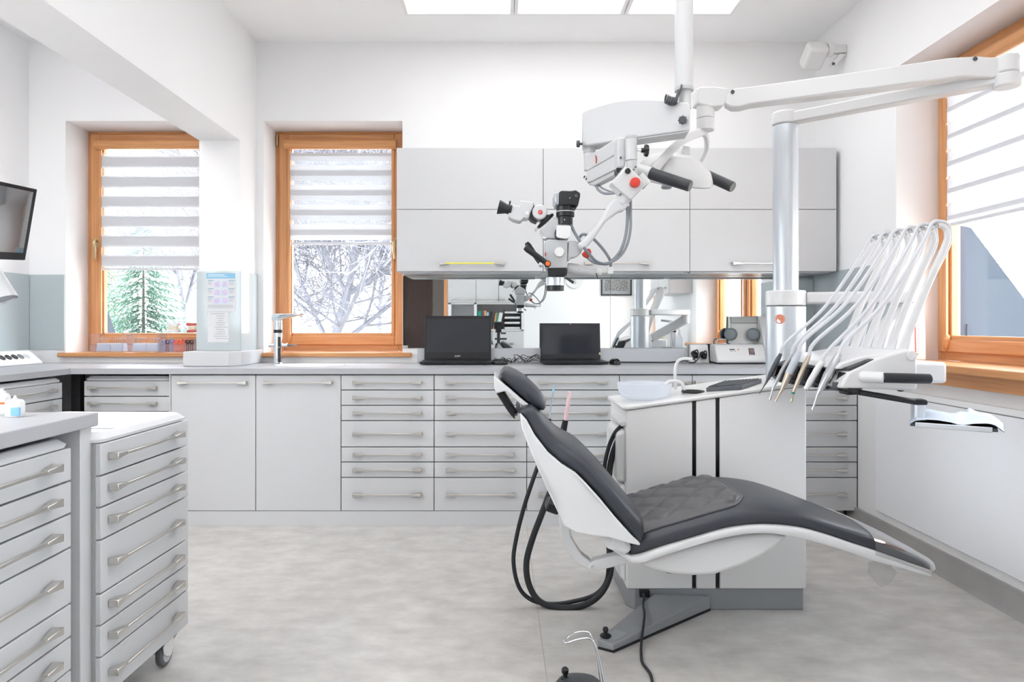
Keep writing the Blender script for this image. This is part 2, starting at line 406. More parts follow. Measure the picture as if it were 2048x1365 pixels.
# ================================================================== OUTSIDE
GR = M('winter_ground', (196, 190, 178), .95, noise=.25, nscale=.8)
struct(MB().bx(-40, 40, 4.9, 70, -1.2, -1.0).bx(2.5, 40, -30, 4.9, -1.2, -1.0).bx(-40, -3.5, -30, 4.9, -1.2, -1.0).build('ground', GR))
HILL = M('pale_hillside', (214, 208, 204), 1., noise=.22, nscale=.5)
mb = MB(); N = 24
for side in (0, 1):
    rows = []
    for i in range(N + 1):
        t = i / N; h = 7 + 2.2 * math.sin(t * 9) + 1.3 * math.sin(t * 23 + 1)
        if side == 0: rows.append([(-40 + 80 * t, 44 + 4 * math.sin(t * 5), -1.1), (-40 + 80 * t, 58, h)])
        else: rows.append([(36, 44 - 74 * t, -1.1), (48, 44 - 74 * t, h)])
    k = [r[0] for r in rows] + [r[1] for r in rows]
    mb.add(k, [(i, i + 1, N + 2 + i, N + 1 + i) for i in range(N)])
o = mb.build('hill', HILL); struct(o)
# sloped outer buttresses of the building beside the windows
FIN = M('slate_blue_cladding', (42, 50, 62), .7, noise=.05, nscale=2)
mb = MB().prism([V((-3.32, 4.82, -1)), V((-3.32, 7.19, -1)), V((-3.32, 4.84, 2.75)), V((-3.32, 4.82, 2.75))], [V((-3.5, 4.82, -1)), V((-3.5, 7.19, -1)), V((-3.5, 4.84, 2.75)), V((-3.5, 4.82, 2.75))])
struct(mb.build('trim_9', FIN))
mb = MB().prism([V((2.62, 4.1, -1)), V((4.6, 4.1, -1)), V((4.6, 4.1, -.65)), V((2.83, 4.1, 1.72)), V((2.62, 4.1, 1.76))], [V((2.62, 4.3, -1)), V((4.6, 4.3, -1)), V((4.6, 4.3, -.65)), V((2.83, 4.3, 1.72)), V((2.62, 4.3, 1.76))])
for k in range(9): mb.bx(2.68 + k * .06, 2.684 + k * .06, 4.09, 4.101, -1, 1.3 - k * .08)
struct(mb.build('trim_10', FIN))

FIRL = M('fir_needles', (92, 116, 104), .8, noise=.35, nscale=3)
BARK = M('bare_bark', (98, 98, 107), .9, noise=.2, nscale=6)
BIRCH = M('birch_bark', (168, 170, 174), .85, noise=.2, nscale=9)
def fir(label, loc, h, r, col, seed, group):
    rnd = random.Random(seed); root = thing('fir_tree', label, 'tree', loc, group); L = V(loc)
    MB().tube([L, L + V((0, 0, h * .97))], [.06, .012], 8).build('trunk', M('fir_bark', (70, 66, 60), .9), root)
    g = MB(); z = .12 * h
    while z < h * .985:
        f = 1 - z / h; n = 8 + int(7 * f)
        for k in range(n):
            a = 2 * PI * (k + rnd.random()) / n; l = r * (f ** .85) * rnd.uniform(.65, 1.08) + .06
            d = V((math.cos(a), math.sin(a), 0)); s = V((-d.y, d.x, 0)); b0 = L + V((0, 0, z + rnd.uniform(-.05, .05)))
            tip = b0 + d * l + V((0, 0, -.28 * l + .12 * f)); m = max(3, int(l / .10))
            for q in range(1, m + 1):
                p = b0.lerp(tip, q / m); w = .15 * l * (1.15 - q / m) + .03
                for sg in (-1, 1):
                    e = p + s * sg * w + d * .10 + V((0, 0, rnd.uniform(-.11, .03)))
                    g.add([p - d * .022, p + d * .028 + V((0, 0, .012)), e, e - d * .025 - V((0, 0, .014))], [(0, 1, 2, 3)])
        z += .030 * h * (.55 + .7 * f)
    g.build('foliage', col, root)
def bare(name, label, loc, h, mat, seed, spread=.55, lean=(0, 0), r0=.11, depth=5, group=None):
    rnd = random.Random(seed); root = thing(name, label, 'tree', loc, group); tk, br = MB(), MB()
    def grow(p, d, l, r, lv):
        pts = [p]; rr = [r]; n = 4
        for i in range(n):
            d = (d + V((rnd.uniform(-.16, .16), rnd.uniform(-.16, .16), rnd.uniform(-.04, .10)))).normalized(); p = p + d * l / n; pts.append(p); rr.append(max(.0055, r * (1 - .5 * (i + 1) / n)))
            if lv < depth and (i > 0 or lv > 0):
                for _ in range(2 if lv else 4):
                    a = d.orthogonal().normalized(); a.rotate(Matrix.Rotation(rnd.uniform(0, 2 * PI), 3, d))
                    grow(p, (d * .75 + a * rnd.uniform(.5, 1.) * spread * 1.5).normalized(), l * rnd.uniform(.5, .74), rr[-1] * .6, lv + 1 + (rnd.random() < .3))
        (tk if lv == 0 else br).tube(pts, rr, 6 if lv < 2 else 3)
    grow(V(loc), V((lean[0], lean[1], 1)).normalized(), h, r0, 0)
    tk.build('trunk', mat, root); br.build('branches', mat, root)
GT = None
fir('green fir tree in the middle of the left back window view', (-8.36, 16.0, -1.0), 4.6, 1.72, FIRL, 1, GT)
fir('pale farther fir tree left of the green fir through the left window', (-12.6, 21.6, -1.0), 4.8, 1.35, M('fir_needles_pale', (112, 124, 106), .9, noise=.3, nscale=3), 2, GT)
fir('dark evergreen behind the birch through the right-hand window', (14.2, 15.0, -1.0), 7.2, 1.6, FIRL, 3, GT)
bare('bare_tree', 'tall bare forked tree right behind the back window by the tap', (-2.9, 10.2, -1.0), 3.6, BARK, 5, .6, (.10, 0), .10, 5)
bare('bare_tree', 'thin bare tree farther back on the right of the tap window view', (-3.9, 21.5, -1.0), 5.2, BARK, 33, .6, (.05, 0), .09, 4)
bare('bare_tree', 'bare tree at the far right edge of the left back window', (-12.6, 27.5, -1.0), 5.6, BARK, 21, .5, (.05, 0), .11, 4)
bare('birch_tree', 'white birch with bare branches through the right-hand window', (7.05, 9.3, -1.0), 3.6, BIRCH, 13, .6, (0, 0), .12, 4)

# ================================================================== LIGHT
w = bpy.data.worlds.new('overcast_sky'); SC.world = w; w.use_nodes = True; nt = w.node_tree
bg = nt.nodes['Background']; bg.inputs[0].default_value = (.90, .95, 1., 1); bg.inputs[1].default_value = SKY
LIT = M('light_diffuser', (255, 255, 255), .6, emit=LAMP); LIT2 = M('added_light_diffuser', (255, 255, 255), .6, emit=LAMP2); LFR = M('luminaire_frame', (240, 240, 240), .5)
def ceiling_light(x0, x1, y0, y1, label, lit=None):
    r = thing('ceiling_light', label, 'ceiling light', ((x0 + x1) / 2, (y0 + y1) / 2, ZC - .012), 'flat luminous ceiling panels')
    ob = MB(); ob.bx(x0 - .02, x1 + .02, y0 - .02, y0, ZC - .012, ZC).bx(x0 - .02, x1 + .02, y1, y1 + .02, ZC - .012, ZC).bx(x0 - .02, x0, y0, y1, ZC - .012, ZC).bx(x1, x1 + .02, y0, y1, ZC - .012, ZC)
    ob.build('frame', LFR, r)
    MB().bx(x0, x1, y0, y1, ZC - .008, ZC - .002).build('diffuser', lit or LIT, r)
for (y0, y1), nm in (((2.76, 4.02), None), ((1.2, 2.46), 'rear'), ((-.6, .66), 'rear')):
    for (x0, x1), q in zip(((-.542, .06), (.105, .707), (.755, 1.353)), ('left of the three flat ceiling light panels', 'middle flat ceiling light panel between two bars', 'right ceiling light panel beside the white ceiling tube')):
        ceiling_light(x0, x1, y0, y1, q if not nm else 'added unseen ceiling light panel above the viewer, out of the picture', LIT)  # rows above the viewer are invented, added to brighten the room

for y in (-.9, .35, 1.6): ceiling_light(-2.95, -1.95, y, y + 1.2, 'added unseen ceiling light panel over the left bay behind the beam, out of the picture', LIT2)  # unseen brighter panels, added to lift the left bay

cam = bpy.data.cameras.new('camera'); co = bpy.data.objects.new('camera', cam); C.objects.link(co)
co.location = (0, 0, EY); co.rotation_euler = (PI / 2, 0, 0)
cam.sensor_width = 36; cam.lens = F / 2048 * 36; cam.shift_x = (1024 - CX) / 2048; cam.shift_y = -(682.5 - CY) / 2048
cam.clip_start = .05; SC.camera = co
SC.view_settings.view_transform = 'Standard'; SC.view_settings.look = 'None'; SC.view_settings.gamma = 1; SC.view_settings.use_curve_mapping = False
SC.view_settings.exposure = EXPO
SC.cycles.max_bounces = 8; SC.cycles.diffuse_bounces = 5; SC.cycles.glossy_bounces = 4; SC.cycles.transmission_bounces = 4; SC.cycles.transparent_max_bounces = 14
SC.cycles.adaptive_threshold = .022; SC.cycles.caustics_reflective = False; SC.cycles.caustics_refractive = False; SC.cycles.sample_clamp_indirect = 6
# ================================================================== CABINETS
def handle_mesh():
    g = MB(); L = .193
    for s in (-1, 1):
        A = [V((s * L, 0, -.010)), V((s * L, 0, .010)), V((s * L, -.030, .010)), V((s * L, -.030, -.010))]
        B = [V((s * (L - .056), -.012, -.0045)), V((s * (L - .056), -.012, .0045)), V((s * (L - .056), -.027, .0045)), V((s * (L - .056), -.027, -.0045))]
        g.prism(A, B)
    g.bx(-L + .055, L - .055, -.027, -.019, -.004, .004)
    o = g.build('handle', STEEL, bevel=.0012, seg=1, origin=(0, 0, 0)); me = o.data
    bpy.data.objects.remove(o); return me
HANDLE = handle_mesh()
def add_handle(part, x, y, z):
    o = bpy.data.objects.new('handle', HANDLE); C.objects.link(o); o.parent = part; o.location = V((x, y, z)) - ORG[part.name]
    b = o.modifiers.new('Bevel', 'BEVEL'); b.width = .0012; b.segments = 1; b.limit_method = 'ANGLE'
    return o

DRZ = [(.769, .851), (.6825, .7655), (.5965, .679), (.4475, .593), (.3625, .444), (.2755, .359), (.086, .272)]
GP = .0022
def drawer_cabinet(label, x0, x1, y0=3.85, hl=True):
    r = thing('drawer_cabinet', label, 'cabinet', ((x0 + x1) / 2, 4.13, 0), 'built-in drawer units under the back worktop')
    MB().bx(x0, x1, y0 + .019, 4.42, .084, .856).build('carcass', [CABD], r)
    for a, b in DRZ:
        d = MB().bx(x0 + GP, x1 - GP, y0, y0 + .018, a + .0005, b - .001).build('drawer', CAB, r, bevel=.0012, seg=1)
        add_handle(d, (x0 + x1) / 2, y0, (a + b) / 2)
    return r
def door_cabinet(label, x0, x1, y0=3.85):
    r = thing('door_cabinet', label, 'cabinet', ((x0 + x1) / 2, 4.13, 0), 'tall plain doors under the sink worktop')
    MB().bx(x0, x1, y0 + .019, 3.975, .084, .856).build('carcass', [CABD], r)
    d = MB().bx(x0 + GP, x1 - GP, y0, y0 + .018, .0865, .85).build('door', CAB, r, bevel=.0012, seg=1)
    add_handle(d, (x0 + x1) / 2, y0, .81)
door_cabinet('plain white door cabinet under the worktop, left of the two beside the docked drawer trolley', -1.857, -1.378)
door_cabinet('plain white door cabinet under the sink, right of the two, beside the seven-drawer units', -1.378, -.897)
drawer_cabinet('leftmost seven-drawer white unit, beside the plain doors and below the left laptop', -.897, -.372)
drawer_cabinet('seven-drawer white unit left of the chair headrest, second from the plain doors', -.372, .151)
drawer_cabinet('white drawer unit behind the chair backrest and the pink suction tip', .151, .674)
drawer_cabinet('narrow white drawer unit mostly hidden behind the spittoon bowl', .674, 1.085)
drawer_cabinet('white drawer unit wholly behind the dental unit body', 1.085, 1.495)
drawer_cabinet('seven-drawer white unit at the right end against the low wall panel', 1.495, 2.016)
struct(MB().bx(-1.857, 1.44, 3.853, 4.16, 0, .083).build('baseboard_back', CAB))
struct(MB().bx(1.44, 1.978, 3.93, 4.40, 0, .083).build('baseboard_right_end', SK))
bpy.data.objects['baseboard_right_end'].name = 'trim_11'
MB().bx(1.977, 1.985, 3.846, 3.87, .09, .856)

# worktop: one L-shaped slab with an oval cut for the sink
def worktop(label, outline, z0, z1, hole=None, name='worktop'):
    bm = bmesh.new()
    def loop(pts):
        vs = [bm.verts.new((x, y, z1)) for x, y in pts]
        for a, b in zip(vs, vs[1:] + vs[:1]): bm.edges.new((a, b))
    loop(outline)
    if hole: loop(hole)
    bmesh.ops.triangle_fill(bm, edges=bm.edges[:], use_beauty=True, use_dissolve=False)
    r = bmesh.ops.extrude_face_region(bm, geom=bm.faces[:])
    for v in r['geom']:
        if isinstance(v, bmesh.types.BMVert): v.co.z = z0
    bm.verts.index_update()
    mb = MB(); mb.add([v.co.copy() for v in bm.verts], [[v.index for v in f.verts] for f in bm.faces]); bm.free()
    return tag(mb.build(name, TOP, ang=30), label, 'worktop')
SX, SY, SA, SB = -1.15, 4.13, .205, .13
oval = [(SX + SA * math.cos(2 * PI * k / 40), SY + SB * math.sin(2 * PI * k / 40)) for k in range(40)]
worktop('grey L-shaped worktop along the back wall and left wall', [(XL + .002, 1.5), (-2.41, 1.5), (-2.41, 3.83), (2.012, 3.83), (2.04, 3.85), (2.04, 4.425), (1.21, 4.425), (-.575, 4.425), (-1.575, 4.448), (-1.575, 4.17), (-1.855, 4.17), (-1.855, 4.448), (XL + .002, 4.448)], .858, .89, oval)
s_ = thing('sink', 'oval white sink basin let into the worktop beside the tap', 'sink', (SX, SY, .89))
rr = []
for k, (q, z) in enumerate(((1.045, .8905), (1.04, .894), (1.0, .895), (.96, .889), (.93, .84), (.85, .79), (.5, .765), (.12, .762))):
    rr.append([V((SX + SA * q * math.cos(2 * PI * j / 40), SY + SB * q * math.sin(2 * PI * j / 40), z)) for j in range(40)])
MB().loft(rr[:], cap=False).build('basin', M('sink_white', (240, 241, 243), .12), s_)
MB().lathe([(.0, .002), (.024, .002), (.024, .0), (.02, -.004)], (SX, SY, .765)).build('drain', CHROME, s_)
# grey upstand under the mirror, white foot block round the pillar
tag(MB().bx(-.535, 1.207, 4.427, 4.449, .8905, .984).build('upstand', M('upstand_grey', (196, 198, 202), .45), bevel=.002), 'grey upstand strip below the mirror behind the laptops', 'upstand')
mb = MB().prism([V(p + (.891,)) for p in ((-1.868, 4.02), (-1.60, 4.02), (-1.545, 4.08), (-1.545, 4.44), (-1.576, 4.44), (-1.576, 4.161), (-1.868, 4.161))], [V(p + (.977,)) for p in ((-1.868, 4.02), (-1.60, 4.02), (-1.545, 4.08), (-1.545, 4.44), (-1.576, 4.44), (-1.576, 4.161), (-1.868, 4.161))])
struct(mb.build('trim_12', M('pillar_foot_white', (206, 207, 209), .45), bevel=.003))

# mirror panels
MIR = M('mirror_silver', (236, 240, 240), .015, 1.)
tag(MB().bx(-.632, .7165, 4.442, 4.449, .985, 1.456).build('mirror', MIR), 'wide left mirror panel on the back wall behind the two laptops', 'mirror', 'mirror panels under the wall cabinets')
tag(MB().bx(.7185, 2.035, 4.442, 4.449, .986, 1.456).bx(1.211, 2.035, 4.442, 4.449, .905, .986).build('mirror', MIR), 'right mirror panel on the back wall behind the silver column', 'mirror', 'mirror panels under the wall cabinets')

# wall cabinets with lift-up flaps
def wall_cabinet(label, x0, x1, hx):
    r = thing('wall_cabinet', label, 'cabinet', ((x0 + x1) / 2, 4.27, 1.457), 'white wall cabinets above the mirror')
    MB().bx(x0, x1, 4.119, 4.447, 1.457, 2.199).build('carcass', CAB, r, bevel=.001, seg=1)
    MB().bx(x0 + GP * .7, x1 - GP * .7, 4.1, 4.118, 1.8315, 2.199).build('upper_flap', CAB, r, bevel=.0012, seg=1)
    d = MB().bx(x0 + GP * .7, x1 - GP * .7, 4.1, 4.118, 1.458, 1.8285).build('lower_flap', CAB, r, bevel=.0012, seg=1)
    h = add_handle(d, hx, 4.1, 1.503)
    MB().bx(x0 + .02, x1 - .02, 4.16, 4.22, 1.4505, 1.457).build('light_rail', ALU, r)
    return h
X0 = -.622; W_ = .8815
hh = wall_cabinet('left white wall cabinet, with the yellow-marked handle, beside the window', X0, X0 + W_, -.166)
yl = MB().bx(-.33, -.03, 4.070, 4.0735, 1.4985, 1.5075)
wall_cabinet('middle white wall cabinet, behind the microscope', X0 + W_, X0 + 2 * W_, .70)
wall_cabinet('right white wall cabinet, behind the silver column', X0 + 2 * W_, X0 + 3 * W_, 1.585)
tag(MB().bx(-.325, -.035, 4.0655, 4.0725, 1.4985, 1.5075).build('marker_strip', M('yellow_tape', (232, 224, 96), .5)), 'thin yellow strip along the handle of the left wall cabinet', 'strip')

# ------------------------------------------------------------------ drawer trolleys
TRAYW = M('tray_white', (224, 225, 228), .15)
CARTZ = [(.7175, .805), (.6305, .715), (.5405, .628), (.3925, .538), (.3045, .390), (.2165, .302), (.095, .214)]
def caster(r, x, y, brake=True):
    c = MB().cyl((x, y - .011, .0415), (x, y + .011, .0415), .0405, n=28).build('caster_wheel', M('caster_grey', (96, 98, 102), .5), r, bevel=.006, seg=3)
    MB().cyl((x, y - .0125, .0415), (x, y + .0125, .0415), .027, n=24).build('wheel_disc', M('caster_light_grey', (190, 193, 197), .4), c)
    g = MB(); g.slab  # noqa
    k = [V((x + px, 0, pz)) for px, pz in ((-.036, .075), (-.030, .05), (-.012, .036), (.012, .030), (.020, .042), (.030, .07), (.024, .092), (-.02, .094))]
    for s in (-1, 1): g.prism([p + V((0, y + s * .013, 0)) for p in k], [p + V((0, y + s * .019, 0)) for p in k])
    g.bx(x - .02, x + .024, y - .019, y + .019, .084, .0945)
    g.build('caster_fork', PLAS, r, bevel=.002)
    if brake: MB().prism([V((x + a, y - .014, b)) for a, b in ((.02, .078), (.048, .090), (.062, .086), (.058, .080), (.03, .068))], [V((x + a, y + .014, b)) for a, b in ((.02, .078), (.048, .090), (.062, .086), (.058, .080), (.03, .068))]).build('brake_tab', GREY, r)
def make_trolley(label, w=.494, casters=True):
    r = thing('drawer_trolley', label, 'drawer trolley', (0, 0, 0), 'white drawer trolleys with tray tops')
    a, b = -w / 2, w / 2; D = .47
    MB().bx(a + .012, b - .012, .019, D, .095, .805).build('carcass', PLAS, r, bevel=.006)
    MB().bx(a + .03, b - .03, .0165, .0192, .1, .80).build('gap_shade_sheet', GAP, r)  # dark sheet giving the drawer gaps their shade
    for z0, z1 in CARTZ:
        d = MB().bx(a, b, 0, .017, z0, z1 - .002).build('drawer', CAB, r, bevel=.003, seg=2)
        add_handle(d, -.022, 0, (z0 + z1) / 2 + .004)
    # tray top: raised rounded rim round a sunk white tray
    def rr(i, z, rad): return [V((x, y, z)) for x, y in rrect(a + i, b - i, .004 + i, D - i, rad)]
    g = MB(); g.loft([rr(0, .806, .03), rr(-.003, .815, .03), rr(.002, .820, .03), rr(.006, .829, .045), rr(.012, .832, .045), rr(.02, .832, .045), rr(.028, .828, .05), rr(.045, .811, .04), rr(.07, .809, .03)])
    g.build('tray_top', TRAYW, r)
    MB().bx(-.006, .006, .06, D - .06, .8095, .822).build('tray_divider', TRAYW, r, bevel=.003)
    if casters:
        for x, y in ((b - .105, .03), (a + .06, .03), (b - .06, D - .05), (a + .06, D - .05)): caster(r, x, y)
    return r
def rrect(x0, x1, y0, y1, rad, n=5):
    out = []
    for cx, cy, a0 in ((x1 - rad, y1 - rad, 0), (x0 + rad, y1 - rad, 90), (x0 + rad, y0 + rad, 180), (x1 - rad, y0 + rad, 270)):
        for k in range(n + 1):
            t = math.radians(a0 + 90 * k / n); out.append((cx + rad * math.cos(t), cy + rad * math.sin(t)))
    return out
t0 = make_trolley('free-standing white drawer trolley on casters with open tray top, before the plain doors')
src = t0
dup(src, (-2.121, 3.885, .012), 0, 'white drawer trolley docked under the back worktop left of the plain doors')
dup(src, (-2.432, 3.545, .012), PI / 2, 'white drawer trolley docked under the left-wall worktop by the dark corner gap')
dup(src, (-1.136, 1.562, .004), PI / 2, 'large near white drawer trolley docked under the island worktop')
src.location = (-1.0905, 2.125, 0); src.rotation_euler = (0, 0, PI / 2 - .0315)

# island
i_ = thing('island_counter', 'near grey-topped white island counter at the left edge', 'counter', (-1.55, 1.2, 0))
MB().bx(-1.95, -1.114, .62, 1.894, .853, .89).build('worktop', TOP, i_, bevel=.003)
MB().bx(-1.92, -1.128, 1.835, 1.885, 0, .8525).build('end_panel', CAB, i_, bevel=.002)
MB().bx(-1.92, -1.90, .64, 1.83, 0, .8525).build('back_panel', CAB, i_)
MB().bx(-1.89, -1.15, .64, 1.25, 0, .8525).build('carcass', CAB, i_, bevel=.002)
# carcass behind the left-wall run, and a black upright painting the shade in the corner gap
l_ = thing('side_cabinet', 'white cabinet carrying the left-wall worktop', 'cabinet', (-2.75, 2.4, 0))
MB().bx(-3.05, -2.44, 1.52, 3.26, 0, .856).build('carcass', CAB, l_, bevel=.002)
MB().bx(-2.43, -2.42, 3.83, 3.84, 0, .856)
tag(MB().bx(-2.45, -2.40, 3.90, 3.95, 0, .857).build('corner_gap_shade', M('corner_shade_black', (34, 34, 36), .6)), 'black filler standing for the shade in the corner gap between the two docked trolleys', 'shade filler')
tag(MB().bx(-1.868, -1.859, 3.853, 4.40, 0, .857).build('dividing_panel', CAB), 'narrow white panel edge between the docked trolley and the first plain door', 'panel')
# ================================================================== DENTAL CHAIR
YC = 2.40
c7 = crop(980, 720, .3421); c3 = crop(980, 1000, .46875); c9 = crop(980, 730, .19778); c1 = crop(1100, 980, .19531)
chair = thing('dental_chair', 'reclined charcoal dental chair with white shell in front of the treatment unit', 'dental chair', (.62, 2.55, 0))
def near(px, py, hw): d = YC - hw; return ((px - CX) * d / F, EY + (CY - py) * d / F)

# seat: rows of (px, top, underside of the cushion, underside of the white shell, half width)
SEAT = [(1262, 1084, 1112, 1128, .235, 2.40), (1285, 1074, 1109, 1128, .245, 2.40), (1322, 1062, 1096, 1116, .25, 2.40), (1390, 1042, 1076, 1094, .25, 2.40), (1459, 1023, 1057, 1076, .25, 2.40),
        (1527, 1017, 1050, 1069, .25, 2.40), (1596, 1025, 1055, 1078, .25, 2.40), (1650, 1040, 1068, 1093, .245, 2.395), (1700, 1056, 1085, 1108, .22, 2.375), (1749, 1072, 1101, 1125, .18, 2.34),
        (1800, 1093, 1119, 1138, .15, 2.315), (1845, 1115, 1135, 1151, .12, 2.29), (1862, 1127, 1141, 1155, .09, 2.265)]
SR = []
for px, t, u, b, hw, yc in SEAT:
    q = P(px, t, yc - hw); SR.append((q.x, q.z, P(px, u, yc - hw).z, P(px, b, yc - hw).z, hw, yc))
def interp(R, x):
    for p, q in zip(R, R[1:]):
        if p[0] <= x <= q[0]: t = (x - p[0]) / (q[0] - p[0]); return [a + (b - a) * t for a, b in zip(p, q)]
    return list(R[0] if x < R[0][0] else R[-1])
def densify(R, n):
    P4 = crv([V((r[0], r[1], r[2])) for r in R], n); Q4 = crv([V((r[5], r[3], r[4])) for r in R], n)
    return [(a.x, a.y, a.z, b.y, b.z, b.x) for a, b in zip(P4, Q4)]
SD = densify(SR, 4)
def seat_top(x, y):
    r = interp(SD, x); zc = (r[1] + r[2]) / 2; h = (r[1] - r[2]) / 2 + .012; q = min(1, abs(y - r[5]) / (r[4] - .004))
    return zc - .006 + h * (1 - q ** 3.2) ** (1 / 3.2)
EX, EYv, EZ = V((1, 0, 0)), V((0, 1, 0)), V((0, 0, 1))
g = MB(); R = []
for i, (x, zt, zu, zb, hw, yc) in enumerate(SD):
    R.append(ring((x, yc, (zt + zu) / 2 - .006), EYv, EZ, hw - .004, (zt - zu) / 2 + .012, 3.2, 48))
g.loft(R); g.build('seat_cushion', LEATH, chair, ang=60)
g = MB(); R = []
for x, zt, zu, zb, hw, yc in SD:
    R.append(ring((x, yc, (zu + zb) / 2), EYv, EZ, hw + .004, (zu - zb) / 2, 9, 40))
x, zt, zu, zb, hw, yc = SD[0]
R = [ring((x - .05, YC, (zu + zb) / 2 + .015), EYv, EZ, hw - .06, (zu - zb) / 2 * .6, 6, 40)] + R
R.append(ring((SD[-1][0] + .016, SD[-1][5], (SD[-1][2] + SD[-1][3]) / 2), EYv, EZ, SD[-1][4] - .03, .006, 4, 40))
g.loft(R); g.build('seat_shell', SHELL, chair, ang=50)
# belly below the seat shell
bl = [(1274, 1127), (1292, 1136), (1310, 1143), (1345, 1150), (1384, 1153.5), (1430, 1151), (1486, 1133), (1527, 1113), (1555, 1094), (1578, 1074), (1540, 1067), (1472, 1074), (1402, 1090), (1331, 1110)]
pts = [near(px, py, .215) for px, py in bl]
A = [V((x, YC - .215, z)) for x, z in pts]; B = [V((x, YC + .215, z)) for x, z in pts]
MB().prism(A, B).build('belly_cover', M('belly_grey_white', (214, 215, 216), .35), chair, bevel=.02, seg=3, ang=50)
MB().bx(.70, .885, 2.50, 2.7, .32, .352).build('seat_bracket', GREY, chair, bevel=.004)
MB().bx(.62, .82, 2.55, 2.703, .2, .40).build('lift_column', GREY, chair, bevel=.01)

# backrest
BE = [(1040, 826, .19), (1053, 840, .195), (1069, 870, .205), (1096, 905, .22), (1124, 929, .24), (1151, 946, .255), (1171, 966, .262), (1199, 997, .265), (1233, 1038, .265), (1262, 1070, .262), (1281, 1088, .255)]
E = [near(*q) + (q[2],) for q in BE]
Ec = crv([V(e) for e in E], 5)
TH = [0.024, .036, .044, .05, .052, .052, .054, .055, .055, .052, .03]
R = []
for i, e in enumerate(Ec):
    a, b = Ec[max(i - 1, 0)], Ec[min(i + 1, len(Ec) - 1)]; t = V((b.x - a.x, 0, b.y - a.y)).normalized(); n = V((-t.z, 0, t.x))
    k = i / 5; th = TH[int(k)] + (TH[min(int(k) + 1, 10)] - TH[int(k)]) * (k - int(k))
    end = min(1, (i + 1.2) / 4, (len(Ec) - i + .2) / 4) ** .5
    R.append(ring(V((e.x, YC, e.y)) + n * (th * .5 * end + .001), EYv, n, (e.z - .004) * (.93 + .07 * end), th * .5 * end + .012, 3.4, 48))
MB().loft(R).build('backrest_cushion', LEATH, chair, ang=60)
back = [(1043, 857), (1052, 880), (1064, 910), (1076, 939), (1096, 983), (1117, 1028), (1127, 1052), (1151, 1065.5), (1185, 1072), (1216, 1075), (1245, 1084), (1278, 1091)]
def hwz(py): return .19 + (.262 - .19) * min(1, max(0, (py - 830) / 130))
poly = [(q[0], q[1], q[2]) for q in BE] + [(x, y, hwz(y)) for x, y in reversed(back)]
pts = [near(*q) + (q[2] + .006,) for q in poly]
MB().prism([V((x, YC - h, z)) for x, z, h in pts], [V((x, YC + h, z)) for x, z, h in pts]).build('backrest_shell', SHELL, chair, bevel=.013, seg=3, ang=50)
# small raised wedge at the top of the shell carrying the headrest pivot
tw = [(1036, 830), (1043, 812), (1052, 838), (1049, 858), (1042, 850)]
pts = [near(x, y, .10) for x, y in tw]
MB().prism([V((x, YC - .10, z)) for x, z in pts], [V((x, YC + .10, z)) for x, z in pts]).build('headrest_socket', SHELL, chair, bevel=.006, seg=2)
arm = [(992, 787), (1008, 784.5), (1019.6, 803), (1030, 820), (1038, 832), (1030, 840), (1022, 832), (1012, 818), (1000, 799)]
pts = [near(x, y, .05) for x, y in arm]
a_ = MB().prism([V((x, YC - .05, z)) for x, z in pts], [V((x, YC + .05, z)) for x, z in pts]).build('headrest_arm', BLACK, chair, bevel=.004)
x, z = near(1035, 836, .105); MB().cyl((x, YC - .105, z), (x, YC + .105, z), .0085, n=20).build('pivot_pin', STEEL, a_)
# headrest
h0, h1 = V(near(1003, 757, .12)), V(near(1079, 824, .12))
hs = [(.0, .022), (.06, .036), (.2, .046), (.4, .05), (.6, .05), (.8, .047), (.93, .036), (1., .018)]
t = (h1 - h0).normalized(); n = V((-t.y, t.x)); R = []
A0 = V((h0.x, YC, h0.y)); T3 = V((t.x, 0, t.y)); N3 = V((n.x, 0, n.y)); L = (h1 - h0).length
for k, th in crv([V((a, b, 0)) for a, b in hs], 4) and [(q.x, q.y) for q in crv([V((a, b, 0)) for a, b in hs], 4)]:
    bow = .006 * math.sin(PI * k)
    R.append(ring(A0 + T3 * (L * (k * 1.10 - .06)) + N3 * (bow + .017), EYv, N3, .114 + .012 * math.sin(PI * min(max(k, 0), 1)), max(th * .64, .008), 2.9, 40))
MB().loft(R).build('headrest_cushion', LEATH, chair, ang=60)
hp = [(988, 752), (1000, 762), (1020, 778), (1045, 800), (1062, 813), (1077, 826), (1075, 834), (1060, 824), (1041, 809), (1022, 791), (1011, 783), (992, 788), (988, 775)]
pts = [near(x, y, .122) for x, y in hp]
MB().prism([V((x, YC - .122, z)) for x, z in pts], [V((x, YC + .122, z)) for x, z in pts]).build('headrest_shell', SHELL, chair, bevel=.005, seg=2)
# linkage under the backrest
def plate(name, px, hw0, hw1, mat, par, bev=.004):
    A = [V((near(x, y, hw0)[0], YC - hw0, near(x, y, hw0)[1])) for x, y in px]; B = [a + V((0, hw0 - hw1, 0)) for a in A]
    return MB().prism(A, B).build(name, mat, par, bevel=bev, seg=2)
plate('recline_arm', [(1119.5, 1040), (1141, 1052), (1142.5, 1074), (1154.7, 1097), (1164, 1111), (1182, 1124.5), (1186, 1134), (1178, 1141), (1155, 1129), (1136, 1107), (1123, 1080)], .15, .10, SHELL, chair)
k_ = plate('link_bar', [(1177, 1137), (1180, 1128), (1190, 1122), (1233, 1111), (1262, 1112), (1262, 1127), (1192, 1144), (1183, 1144)], .16, .12, SHELL, chair)
x, z = near(1186.5, 1137, .165); MB().cyl((x, YC - .166, z), (x, YC - .155, z), .006, n=16).build('link_bolt', STEEL, k_)
x, z = near(1241, 1094, .235); g = MB(); g.tube([V((x - .02, YC - .236, z + .024)), V((x - .02, YC + .236, z + .024))], .036, 24); g.build('hip_joint', SHELL, chair, bevel=.004)
